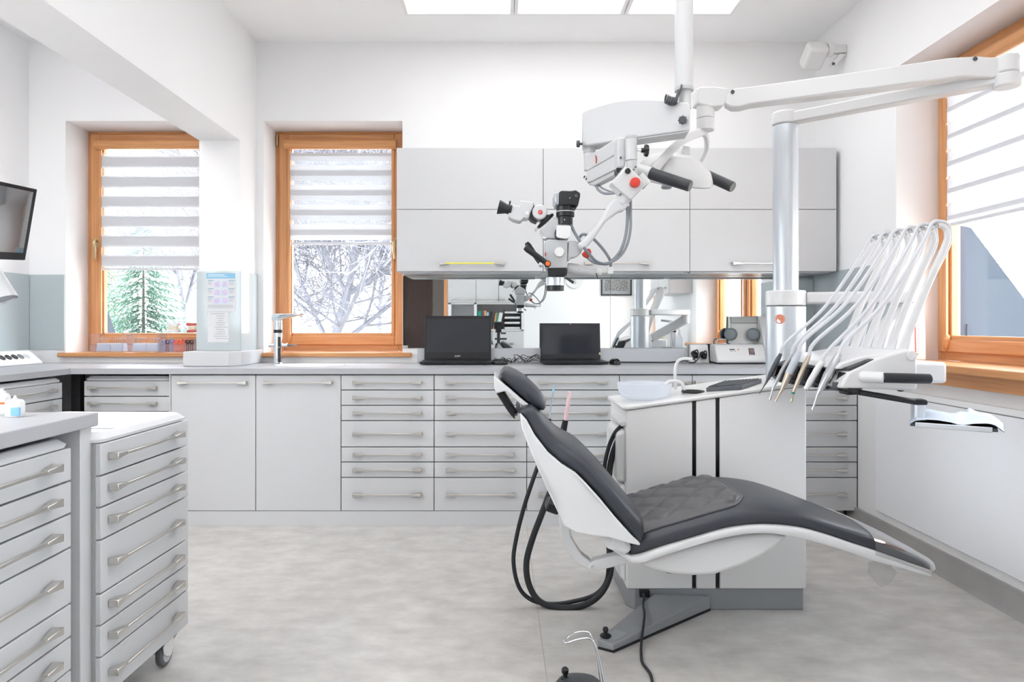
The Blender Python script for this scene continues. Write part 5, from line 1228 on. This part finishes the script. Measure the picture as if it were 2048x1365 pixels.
p = onf(1.493, .58); MB().cyl(p, p + V((0, -.002, .001)), .006, n=18).build('start_button', M('button_orange', (236, 170, 130), .4), am)
MB().prism([onf(1.53, 1.0, .002), onf(1.64, 1.0, .002), V((1.64, 4.38, ZT + .126)), V((1.53, 4.38, ZT + .126))], [onf(1.53, 1.0, -.004), onf(1.64, 1.0, -.004), V((1.64, 4.38, ZT + .122)), V((1.53, 4.38, ZT + .122))]).build('lid', CLEAR, am)
# small photo sticker: grainy dark picture
PS = M('sticker_picture', (120, 104, 104), .5, noise=.9, nscale=140)
plate_on(MB(), 1.556, 1.592, -.06, .74, .0016).build('photo_sticker', PS, am)
bx_ = thing('blasting_box', 'white blasting box with grey hood and two round grey hand ports', 'blasting box', (1.65, 4.37, ZT))
side_ = [(4.30, 0), (4.43, 0), (4.43, .30), (4.40, .305), (4.345, .22), (4.30, .12)]
MB().prism([V((1.665, y, ZT + z)) for y, z in side_], [V((1.80, y, ZT + z)) for y, z in side_]).build('side_cheek', PLAS, bx_, bevel=.006, seg=2)
sd = [(4.408, .125), (4.436, .125), (4.436, .30), (4.425, .302), (4.408, .2)]
MB().prism([V((1.478, y, ZT + z)) for y, z in sd], [V((1.492, y, ZT + z)) for y, z in sd]).build('side_cheek', PLAS, bx_, bevel=.003)
hdp = [(4.408, .005), (4.438, .005), (4.438, .295), (4.425, .295), (4.412, .24)]
MB().prism([V((1.492, y, ZT + z)) for y, z in hdp], [V((1.665, y, ZT + z)) for y, z in hdp]).build('hood', M('hood_grey', (196, 198, 194), .2), bx_, bevel=.003)
MB().bx(1.494, 1.663, 4.4085, 4.4395, ZT + .255, ZT + .300).build('hood_top', M('hood_top_grey', (166, 170, 166), .35), bx_, bevel=.004)
for x, y in ((1.487, 4.395), (1.628, 4.385)):
    g = MB(); g.lathe([(.036, -.012), (.040, -.006), (.041, .010), (.034, .026), (.030, .028), (.001, .029)], (x, y, ZT + .185), (-.55, -.82, 0), n=32); g.build('hand_port', M('port_grey', (122, 130, 136), .45), bx_)
g = MB(); g.beam(V((1.70, 4.343, ZT + .225)), V((1.735, 4.302, ZT + .135)), .012, .004, up=(0, 1, .5)); g.build('label_strip', M('strip_slate', (110, 108, 112), .4), bx_)
g = MB(); g.tube(crv([V((1.40, 4.41, ZT + .123)), V((1.405, 4.41, ZT + .148)), V((1.42, 4.412, ZT + .152)), V((1.47, 4.412, ZT + .152)), V((1.485, 4.41, ZT + .148)), V((1.492, 4.41, ZT + .12))], 5), .0035, 8); tag(g.build('wire_handle', PLAS), 'white wire handle loop standing behind the capsule mixer', 'handle')

# ------------------------------------------------------------------ window sill of the left window
ys0, ys1 = 4.435, 4.565
def organiser(label, x0, x1, z0, z1, hooks):
    r = thing('clear_organiser', label, 'storage box', ((x0 + x1) / 2, (ys0 + ys1) / 2, SILL), 'clear acrylic boxes on the window sill'); t = .003
    for nm, a in (('floor_plate', (x0, x1, ys0, ys1, z0, z0 + t)), ('top_plate', (x0, x1, ys0, ys1, z1 - t, z1)), ('side_wall', (x0, x0 + t, ys0, ys1, z0, z1)), ('side_wall', (x1 - t, x1, ys0, ys1, z0, z1)), ('front_plate', (x0, x1, ys0, ys0 + t, z0, z0 + (z1 - z0) * .42))):
        MB().bx(*a).build(nm, CLEAR, r)
    for x in (x0 + .015, x1 - .015): MB().bx(x - .008, x + .008, ys0 + .01, ys0 + .03, SILL - .0005, z0).build('foot', CLEAR, r)
    for gx, n, sp in hooks:
        MB().prism([V((gx - .008, ys0 + .012, z0 + t)), V((gx + n * sp + .004, ys0 + .012, z0 + t)), V((gx + n * sp, ys0 + .018, z0 + .055)), V((gx - .004, ys0 + .018, z0 + .055))], [V((gx - .008, ys0 + .06, z0 + t)), V((gx + n * sp + .004, ys0 + .06, z0 + t)), V((gx + n * sp, ys0 + .05, z0 + .055)), V((gx - .004, ys0 + .05, z0 + .055))]).build('wire_rack', M('rack_milky', (206, 208, 214), .5), r)
        for i in range(n):
            x = gx + i * sp; q = ys0 + .030
            MB().tube(crv([V((x, q, z0 + .05)), V((x + .002, q, z0 + .082)), V((x + .008, q, z0 + .090)), V((x + .014, q, z0 + .082))], 4), .0014, 6).build('wire_hook', CHROME, r)
xo_ = lambda px: (px - 1000) * 4.45 / F
organiser('leftmost clear acrylic box of bent wires on the sill of the left window', xo_(182), xo_(247), SILL + .006, 1.078, [(xo_(195), 6, .013), (xo_(224), 6, .013)])
organiser('middle clear acrylic box of bent wires on the sill of the left window', xo_(256), xo_(317), SILL + .006, 1.074, [(xo_(267), 7, .011), (xo_(295), 6, .012)])
r3 = None
organiser('clear acrylic box of coloured loops beside the pillar on the left window sill', xo_(318.5), -1.95 + .06, SILL + .002, 1.085, [])
cols = [(150, 160, 196), (92, 84, 116), (112, 150, 204), (236, 112, 128), (240, 120, 70), (232, 104, 112), (60, 56, 64), (84, 70, 78), (150, 152, 160)]
nmz = ['pale blue', 'dark violet', 'bright blue', 'pink', 'orange', 'salmon', 'black', 'brownish black', 'light grey']
for i, (c_, n_) in enumerate(zip(cols, nmz)):
    x = xo_(324) + i * .0265; y = ys0 + .034; m_ = M('loop_' + n_.replace(' ', '_'), c_, .5); z0 = SILL + .0055
    r = thing('elastic_bundle', n_ + ' bundle of elastic loops standing in the clear box by the pillar', 'elastics', (x, y, z0), 'coloured elastic bundles in the box')
    g = MB(); g.tube(crv([V((x - .006, y, z0)), V((x - .006, y, z0 + .05)), V((x + .004, y, z0 + .054)), V((x + .006, y, z0))], 4), .0034, 8); g.build('straps', m_, r)
    for k in range(2):
        g = MB(); g.tube([V((x + .011 * math.cos(2 * PI * j / 14), y - .004 + k * .010, z0 + .064 + .012 * math.sin(2 * PI * j / 14) + .008 * (i % 3 == 2))) for j in range(15)], .003, 8); g.build('loop', m_, r)
def jaw(label, px, z0, mats, s=1.):
    x = (px - 1000) * 4.47 / F; y = 4.47
    r = thing('jaw_model', label, 'dental model', (x, y, z0))
    def horseshoe(a, b, za, zb, nm, mt):
        R = []
        for z, f in ((za, .96), (za + .003, 1), (zb - .003, 1), (zb, .95)): R.append(ring((x, y, z), EX, EYv, a * f, b * f, 2.6, 28))
        MB().loft(R).build(nm, mt, r)
    horseshoe(.038 * s, .03, z0, z0 + .018, 'lower_base', mats[0]); horseshoe(.031 * s, .025, z0 + .0182, z0 + .044, 'teeth', mats[1]); horseshoe(.040 * s, .03, z0 + .0443, z0 + .064, 'upper_base', mats[0])
    MB().cyl((x + .036, y + .02, z0 + .008), (x + .036, y + .02, z0 + .055), .003, n=10).build('hinge', CHROME, r)
TEETH = M('teeth_ivory', (236, 226, 204), .3)
jaw('pinkish red jaw model standing on the clear box beside the pillar', 386, 1.0852, (M('gum_red', (206, 96, 84), .35), TEETH))
jaw('white clear-gummed jaw model on the clear box, left of the red one', 347, 1.0852, (M('gum_white', (236, 238, 240), .25), TEETH), 1.)

# papers on the pillar
yp = 4.1625
def PXY(px, py): return P(px, py, yp)
pa = thing('wall_chart', 'white chart with a blue header and six small tooth pictures on the pillar', 'poster', PXY(442, 624))
def flat(name, x0, y0, x1, y1, mat, par, o=.0): a, b = PXY(x0, y1), PXY(x1, y0); return MB().bx(a.x, b.x, yp - .0006 - o, yp - o, a.z, b.z).build(name, mat, par)
flat('sheet', 412.5, 547, 470.5, 623.5, WHITE, pa)
hd_ = flat('header_band', 413, 547, 470, 557.5, M('header_blue', (140, 190, 220), .7), pa, .0007)
PALE = M('print_pale', (226, 238, 246), .7)
flat('header_line', 416, 549.6, 449, 550.9, PALE, hd_, .0014); flat('header_line', 416, 553.0, 456, 553.9, PALE, hd_, .0014)
BLT = M('caption_blue', (90, 146, 186), .7); GRT = M('print_grey', (150, 154, 162), .7); TOOTH = M('tooth_print_pink', (214, 190, 220), .7, noise=.35, nscale=260); TOOB = M('tooth_print_blue', (196, 214, 232), .7, noise=.2, nscale=260)
for k in range(3):
    y = 560 + k * 16.5
    for x in (427.5, 443):
        q = flat('tooth_picture', x, y + 2.5, x + 13, y + 15, TOOB, pa, .0007)
        c_ = PXY(x + 6.5, y + 9); R = [ring(c_ + V((0, -.0015 - .0004 * j, 0)), EX, EZ, .014, .015, 2.4, 20) for j in (0, 1)]
        MB().loft(R).build('tooth_drawing', TOOTH, q)
    flat('caption', 416, y + .6, 427, y + 1.8, BLT, pa, .0007); flat('caption', 457, y + .8, 469, y + 2, BLT, pa, .0007)
    for j in range(3): flat('text_line', 416, y + 4 + j * 2.6, 424, y + 4.7 + j * 2.6, GRT, pa, .0007); flat('text_line', 458, y + 4 + j * 2.6, 467, y + 4.7 + j * 2.6, GRT, pa, .0007)
for j in range(3): flat('text_line', 416, 610.5 + j * 2.6, 466, 611.2 + j * 2.6, GRT, pa, .0007)
p2 = thing('paper_note', 'small white note sheet with faint lines under the chart on the pillar', 'note', PXY(436, 685))
flat('sheet', 415.5, 624.5, 457.5, 685, M('note_white', (218, 219, 221), .8), p2)
for j, (a, b) in enumerate(((420, 449), (432, 450), (434, 448), (436, 446), (432, 450), (434, 449), (430, 455), (432, 448), (434, 450), (430, 451), (428, 454), (432, 456))): flat('text_line', a, 627.5 + j * 4.5, b, 628.3 + j * 4.5, GRT, p2, .0007)

# ------------------------------------------------------------------ left wall: television, socket strip, lamp
tv = thing('television', 'flat black television tilted on a wall arm at the left edge', 'television', (-2.7, 3.45, 1.65))
T1, B1 = P(75, 379, 3.72), P(51, 521, 3.70); T0, B0 = P(-180, 324, 3.10), P(-207, 512, 3.08)
nrm = (T0 - T1).cross(B1 - T1).normalized()
if nrm.x < 0: nrm = -nrm
MB().prism([T1, B1, B0, T0], [p - nrm * .045 for p in (T1, B1, B0, T0)]).build('housing', M('tv_black', (22, 23, 26), .25), tv, bevel=.004)
def tq(a, b): return (T1.lerp(T0, a)).lerp(B1.lerp(B0, a), b)
MB().prism([tq(.035, .05) + nrm * .001, tq(.035, .90) + nrm * .001, tq(.965, .90) + nrm * .001, tq(.965, .05) + nrm * .001], [tq(.035, .05) - nrm * .004, tq(.035, .90) - nrm * .004, tq(.965, .90) - nrm * .004, tq(.965, .05) - nrm * .004]).build('screen', M('tv_screen', (40, 44, 52), .04, spec=1., coat=1., ior=1.9), tv)
cm_ = tq(.5, .5) - nrm * .045
MB().beam(cm_ + nrm * .01, V((XL + .02, cm_.y + .05, cm_.z + .03)), .05, .05).build('wall_arm', BLACK, tv)
MB().bx(XL + .0005, XL + .02, cm_.y - .05, cm_.y + .15, cm_.z - .08, cm_.z + .14).build('wall_plate', BLACK, tv)

ss = thing('socket_strip', 'long white sloped socket strip with five round black sockets on the left worktop', 'socket strip', (-2.98, 3.6, ZT))
pr = [(XL + .009, ZT), (-2.90, ZT), (-2.90, ZT + .012), (-2.985, ZT + .085), (XL + .009, ZT + .085)]
MB().prism([V((x, 2.2, z)) for x, z in pr], [V((x, 4.33, z)) for x, z in pr]).build('housing', PLAS2, ss, bevel=.004)
sn = V((.073, 0, .085)).normalized()
for k in range(5):
    c_ = V((-2.944, 4.245 - .053 * k, ZT + .050)) + sn * .001
    o = MB().lathe([(.0215, -.002), (.0215, .0015), (.019, .0022), (.016, -.0005), (.001, -.0005)], c_, sn, n=28).build('socket', BLACK if k > 1 else M('socket_grey' if k else 'socket_white', (120, 124, 126) if k else (206, 206, 204), .4), ss)
    for s in (-1, 1): p = c_ + V((0, .007 * s, 0)); MB().cyl(p, p + sn * .0008, .0022, n=8).build('socket_hole', WHITE if k > 1 else BLACK, o)

dlmp = thing('work_lamp', 'small chrome-rimmed work lamp head at the left edge before the grey splashback', 'lamp', (-2.79, 2.75, ZT))
hp0, hp1 = P(-22, 545, 2.95), P(4, 604, 2.95)
u = (hp1 - hp0).normalized()
g = MB(); g.lathe([(.02, -.06), (.034, -.05), (.046, .0), (.060, .10), (.064, .135), (.061, .136), (.055, .10), (.02, .09)], hp0, u, n=36); g.build('lamp_head', M('lamp_white_metal', (216, 219, 222), .25, .6), dlmp)
MB().lathe([(.058, .0), (.001, .002)], hp0 + u * .125, u, n=32).build('lamp_glass', FROST, dlmp)
MB().tube(crv([hp0 - u * .055, hp0 + V((-.12, -.05, .10)), V((-2.79, 2.75, 1.35)), V((-2.79, 2.75, ZT + .02))], 8), .009, 12).build('lamp_arm', CHROME, dlmp)
MB().lathe([(.07, 0), (.07, .012), (.03, .022)], (-2.79, 2.75, ZT), n=32).build('lamp_base', CHROME, dlmp)

# bottles on the island
def bottle(label, px, y, w, h, neck, lab, yl0, yl1):
    x = (px - 1000) * y / F; z = .8905
    r = thing('liquid_bottle', label, 'bottle', (x, y, z))
    R = []
    for zz, a, b in ((0, .92, .92), (.003, 1, 1), (h * .72, 1, 1), (h * .84, .8, .8), (h * .88, .45, .5)): R.append(ring((x, y, z + zz), EX, EYv, w * a, w * .62 * b, 3.5, 28))
    b_ = MB().loft(R).build('body', WHITE if 0 else PLAS, r)
    g = MB(); g.lathe([(neck, h * .87), (neck, h * .93), (neck * .55, h * .955), (neck * .42, h * 1.06), (neck * .2, h * 1.07)], (x, y, z), n=18); g.build('dropper_cap', PLAS, r)
    if yl0: MB().bx(x - .002, x + w * .94, y - w * .66, y - w * .3, z + h * .06, z + h * .5).build('blue_label', M('label_blue', (134, 190, 228), .5), r, bevel=.002)
    for c_, q0, q1 in lab:
        R = [ring((x, y, z + h * zz), EX, EYv, w + .0006, w * .62 + .0006, 3.5, 28) for zz in (q0, q1)]; MB().loft(R).build('label_band', M('label_%d_%d_%d' % c_, c_, .5), b_)
bottle('taller white bottle with an orange label stripe at the back of the island top', 4, 1.84, .020, .066, .010, [((238, 120, 60), .44, .52), ((232, 232, 232), .1, .40)], 0, 0)
bottle('shorter white dropper bottle with a pale blue label on the island top', 30, 1.80, .0225, .052, .0065, [], 1, 0)

# wall speaker in the upper right corner, sill card
sp = thing('ceiling_speaker', 'white swivelling projector speaker on a bracket high in the right corner', 'speaker', P(1655, 105, 4.05))
c_ = P(1628, 112, 4.08); MB().box(c_, (.12, .15, .09), Matrix.Rotation(math.radians(-35), 4, 'X')).build('speaker_body', PLAS, sp, bevel=.02, seg=3)
p = P(1663, 100, 4.05); MB().cyl(p + V((-.03, 0, 0)), p + V((.006, 0, 0)), .040, n=32).build('swivel_disc', PLAS, sp, bevel=.006)
MB().bx(p.x + .006, XR - .001, p.y - .02, p.y + .02, p.z - .022, p.z + .026).build('bracket', PLAS, sp, bevel=.003)
MB().prism([V((XR - .001, p.y - .02, p.z - .03)), V((p.x + .04, p.y - .02, p.z - .03)), V((p.x - .01, p.y - .02, p.z - .09)), V((p.x + .01, p.y - .02, p.z - .098))], [V((XR - .001, p.y + .02, p.z - .03)), V((p.x + .04, p.y + .02, p.z - .03)), V((p.x - .01, p.y + .02, p.z - .09)), V((p.x + .01, p.y + .02, p.z - .098))]).build('wall_gusset', PLAS, sp)
MB().bx(p.x - .008, p.x + .006, p.y - .03, p.y - .0205, p.z - .098, p.z - .085).build('cable_gland', DGREY, sp)
tc_ = thing('thermometer', 'narrow white thermometer card with a red line leaning in the right window corner', 'thermometer', (2.10, 3.49, SILL))
T = Matrix.Translation((2.135, 3.505, SILL + .001)) @ Matrix.Rotation(math.radians(-25), 4, 'Z') @ Matrix.Rotation(math.radians(-8), 4, 'X')
MB().bx(-.045, .045, 0, .004, 0, .225).xf(T).build('card', PLAS2, tc_, bevel=.002)
MB().bx(-.003, .003, -.001, 0, .03, .18).xf(T).build('red_line', M('thermo_red', (200, 120, 110), .4), tc_)
g = MB()
for k in range(12): g.bx(.008, .016, -.0008, 0, .03 + k * .013, .0315 + k * .013)
g.xf(T).build('scale_marks', DGREY, tc_)
MB().cyl(T @ V((0, -.002, .026)), T @ V((0, 0, .026)), .008, n=16).build('bulb', M('bulb_brown', (130, 80, 70), .3), tc_)

# ================================================================== BEHIND THE VIEWER (seen in the mirror)
bc = thing('bookcase', 'white bookcase with open niches, seen in the mirror behind the left laptop', 'bookcase', (-.2, -1.12, 0))
bx0, bx1, by0, by1 = -.745, .339, -.95, -1.297
WB = M('bookcase_white', (228, 228, 228), .4)
for a in ((bx0, bx1, 1.056, 1.076), (bx0, bx1, 1.44, 1.46), (bx0, bx1, 0, .03)): MB().bx(a[0], a[1], by1, by0, a[2], a[3]).build('shelf_board', WB, bc)
for x in (bx0, -.375, bx1 - .03): MB().bx(x, x + .04, by1, by0, .03, 2.2).build('upright', WB, bc)
MB().bx(bx0, bx1, by1, by1 + .012, 0, 2.2).build('back_panel', WB, bc)
MB().bx(-.70, -.375, by1 + .02, by0 - .02, 1.255, 1.262).build('glass_shelf', CLEAR, bc)
for x0, x1 in ((bx0, -.345), (-.343, -.02), (-.018, bx1)):
    d = MB().bx(x0 + .003, x1 - .003, by0, by0 + .018, 1.462, 2.2).build('upper_door', CAB, bc)
    o = bpy.data.objects.new('handle', HANDLE); C.objects.link(o); o.parent = d; o.location = V(((x0 + x1) / 2, by0 + .018, 1.51)) - ORG[d.name]; o.rotation_euler = (0, 0, PI); o.scale = (.8, 1, 1)
for z0, z1 in ((.70, 1.05), (.35, .695), (.03, .345)):
    for x0, x1 in ((bx0, -.358), (-.354, bx1)):
        d = MB().bx(x0 + .003, x1 - .003, by0, by0 + .018, z0, z1).build('drawer', CAB, bc)
        o = bpy.data.objects.new('handle', HANDLE); C.objects.link(o); o.parent = d; o.location = V(((x0 + x1) / 2, by0 + .018, (z0 + z1) / 2)) - ORG[d.name]; o.rotation_euler = (0, 0, PI)
BK = [((20, 160, 140), .05, .265, 0, 'teal'), ((120, 70, 90), .03, .26, 0, 'plum'), ((200, 160, 110), .034, .275, 0, 'tan'), ((150, 180, 200), .03, .25, 0, 'pale blue'), ((40, 46, 60), .022, .26, 4, 'navy'),
      ((206, 150, 100), .02, .24, 10, 'orange-tan'), ((30, 150, 120), .02, .245, 11, 'green'), ((214, 214, 214), .05, .245, 12, 'light grey')]
x = -.32
for c_, w_, h_, lean, nm in BK:
    r = thing('book', nm + ' book on the middle bookcase shelf seen in the mirror', 'book', (x + w_ / 2, -1.08, 1.0765), 'books in the bookcase niche')
    T = Matrix.Translation((x, 0, 1.0768 + w_ * math.sin(math.radians(lean)))) @ Matrix.Rotation(math.radians(lean), 4, 'Y')
    MB().bx(0, w_, -1.2, -.985, 0, h_).xf(T).build('cover', M('book_' + nm.replace(' ', '_').replace('-', '_'), c_, .5), r)
    MB().bx(.003, w_ - .003, -1.198, -.99, h_, h_ + .0008).xf(T).build('pages', WHITE, r)
    x += w_ + .004 + (.03 if lean == 4 else 0)
lt = thing('letter_tray', 'stack of dark letter trays with papers in the bookcase niche, seen in the mirror', 'letter tray', (.18, -1.1, 1.0765))
for k in range(4):
    z = 1.0765 + k * .075
    q = MB().bx(.055, .30, -1.25, -.98, z, z + .006).bx(.055, .062, -1.25, -.98, z, z + .07).bx(.293, .30, -1.25, -.98, z, z + .07).build('tray_level', BLACK, lt)
    MB().bx(.068, .288, -1.24, -.985, z + .0065, z + .035).build('paper_stack', WHITE, q)
wc = thing('wall_clock', 'round white wall clock on the rear wall, seen in the mirror right of the microscope', 'clock', (1.106, YF + .02, 1.82))
MB().lathe([(.132, 0), (.132, .022), (.126, .028), (.120, .024), (.001, .024)], (1.106, YF + .0005, 1.82), (0, 1, 0), n=40).build('clock_case', PLAS, wc)
MB().beam((1.106, YF + .027, 1.82), (1.106 - .045, YF + .027, 1.79), .005, .002).beam((1.106, YF + .028, 1.82), (1.106 + .02, YF + .028, 1.75), .004, .002).build('clock_hands', BLACK, wc)
pf = thing('framed_picture', 'black-framed grey picture on the rear wall, seen at the mirror seam', 'picture', (1.73, YF + .01, 1.58))
xL_, xR_, zB, zT = 1.505, 1.965, 1.58, 2.0
g = MB(); g.bx(xL_, xR_, YF + .0005, YF + .02, zB, zB + .02).bx(xL_, xR_, YF + .0005, YF + .02, zT - .02, zT).bx(xL_, xL_ + .02, YF + .0005, YF + .02, zB, zT).bx(xR_ - .02, xR_, YF + .0005, YF + .02, zB, zT); g.build('frame', BLACK, pf)
MB().bx(xL_ + .02, xR_ - .02, YF + .0005, YF + .008, zB + .02, zT - .02).build('mount', GREY, pf)
MB().bx(xL_ + .06, xR_ - .06, YF + .008, YF + .0095, zB + .07, zT - .06).build('print', M('print_grainy', (128, 128, 128), .6, noise=.95, nscale=60), pf)
# right-wall furniture behind the picture edge
rc = thing('side_wall_cabinet', 'white wall cabinet on the right wall, seen in the mirror behind the silver column', 'cabinet', (1.92, 1.3, 1.48))
MB().bx(1.81, XR - .002, .78, 1.62, 1.48, 2.2).build('carcass', CAB, rc)
for y0, y1 in ((.78, 1.2), (1.2, 1.62)):
    d = MB().bx(1.79, 1.809, y0 + .002, y1 - .002, 1.48, 2.2).build('door', CAB, rc)
    o = bpy.data.objects.new('handle', HANDLE); C.objects.link(o); o.parent = d; o.location = V((1.79, (y0 + y1) / 2, 1.54)) - ORG[d.name]; o.rotation_euler = (0, 0, -PI / 2); o.scale = (.7, 1, 1)
rb = thing('side_base_cabinet', 'low white cabinet with grey top along the right wall, seen in the mirror', 'cabinet', (1.76, 1.0, 0))
MB().bx(1.50, 1.97, .32, 1.60, 0, .8575).build('carcass', CAB, rb); MB().bx(1.47, 1.97, .30, 1.61, .858, .89).build('worktop', TOP, rb)
jb = thing('soap_bottle', 'white plastic canister with yellow stripe, seen in the mirror beside the column', 'bottle', (1.80, 1.45, .8905))
MB().bx(1.76, 1.86, 1.40, 1.48, .8905, 1.08).build('body', PLAS, jb, bevel=.012, seg=3); MB().bx(1.758, 1.775, 1.4, 1.4805, .91, 1.04).build('yellow_stripe', M('stripe_yellow', (214, 214, 110), .5), jb); MB().cyl((1.81, 1.44, 1.0805), (1.81, 1.44, 1.10), .018, n=20).build('cap', PLAS, jb)
t2 = thing('side_tap', 'chrome tap with a black ring by the right wall, seen in the mirror', 'tap', (1.885, 1.46, .8905))
MB().cyl((1.885, 1.48, .8905), (1.885, 1.48, 1.17), .024, n=28).build('body', CHROME, t2); MB().cyl((1.885, 1.48, 1.06), (1.885, 1.48, 1.08), .0255, n=28).build('black_ring', BLACK, t2); MB().beam((1.885, 1.48, 1.17), (1.75, 1.45, 1.19), .03, .025).build('spout', CHROME, t2, bevel=.004)
cb = thing('glass_bottle', 'clear dispenser bottle by the right wall, seen in the mirror above the plugs', 'bottle', (1.93, 1.53, .8905))
MB().lathe([(.034, 0), (.036, .01), (.036, .11), (.014, .15), (.012, .17)], (1.925, 1.54, .8905), n=24).build('body', FROST, cb); MB().lathe([(.015, .17), (.015, .195), (.004, .2), (.004, .22)], (1.925, 1.54, .8905), n=16).build('pump', PLAS, cb)
# the photographer's tripod
tr = thing('camera_tripod', 'black tripod carrying a black camera, seen small in the mirror beside the left laptop', 'tripod', (-.02, -.22, 0))
tx, ty = -.02, -.20
b_ = MB().bx(tx - .065, tx + .065, ty - .06, ty, 1.085, 1.185).build('camera_body', CB, tr, bevel=.01, seg=2)
MB().lathe([(.036, 0), (.038, .05), (.040, .10), (.034, .10), (.028, .09), (.001, .085)], (tx, ty, 1.13), (0, 1, 0), n=32).build('camera_lens', BLACK, b_)
MB().bx(tx - .04, tx + .04, ty - .06, ty, 1.04, 1.085).cyl((tx + .03, ty - .03, 1.03), (tx + .10, ty - .03, 1.03), .012, n=14).cyl((tx, ty - .03, .90), (tx, ty - .03, 1.04), .022, n=18).cyl((tx - .05, ty - .03, .955), (tx + .11, ty - .03, .955), .013, n=14).build('tripod_head', BLACK, tr)
MB().lathe([(.045, .86), (.05, .87), (.03, .90)], (tx, ty - .03, 0), n=20).build('tripod_collar', BLACK, tr)
for k in range(3):
    a = math.radians(90 + 120 * k + 180); MB().tube([V((tx + .03 * math.cos(a), ty - .03 + .03 * math.sin(a), .875)), V((tx + .36 * math.cos(a), ty - .03 + .36 * math.sin(a), .008))], [.014, .010], 12).build('leg', BLACK, tr)
MB().tube([V((tx - .085, ty - .02, 1.07)), V((tx - .088, ty - .02, .95)), V((tx - .086, ty - .02, .88))], [.004, .004, .013], 10).build('hanging_cable', BLACK, tr)
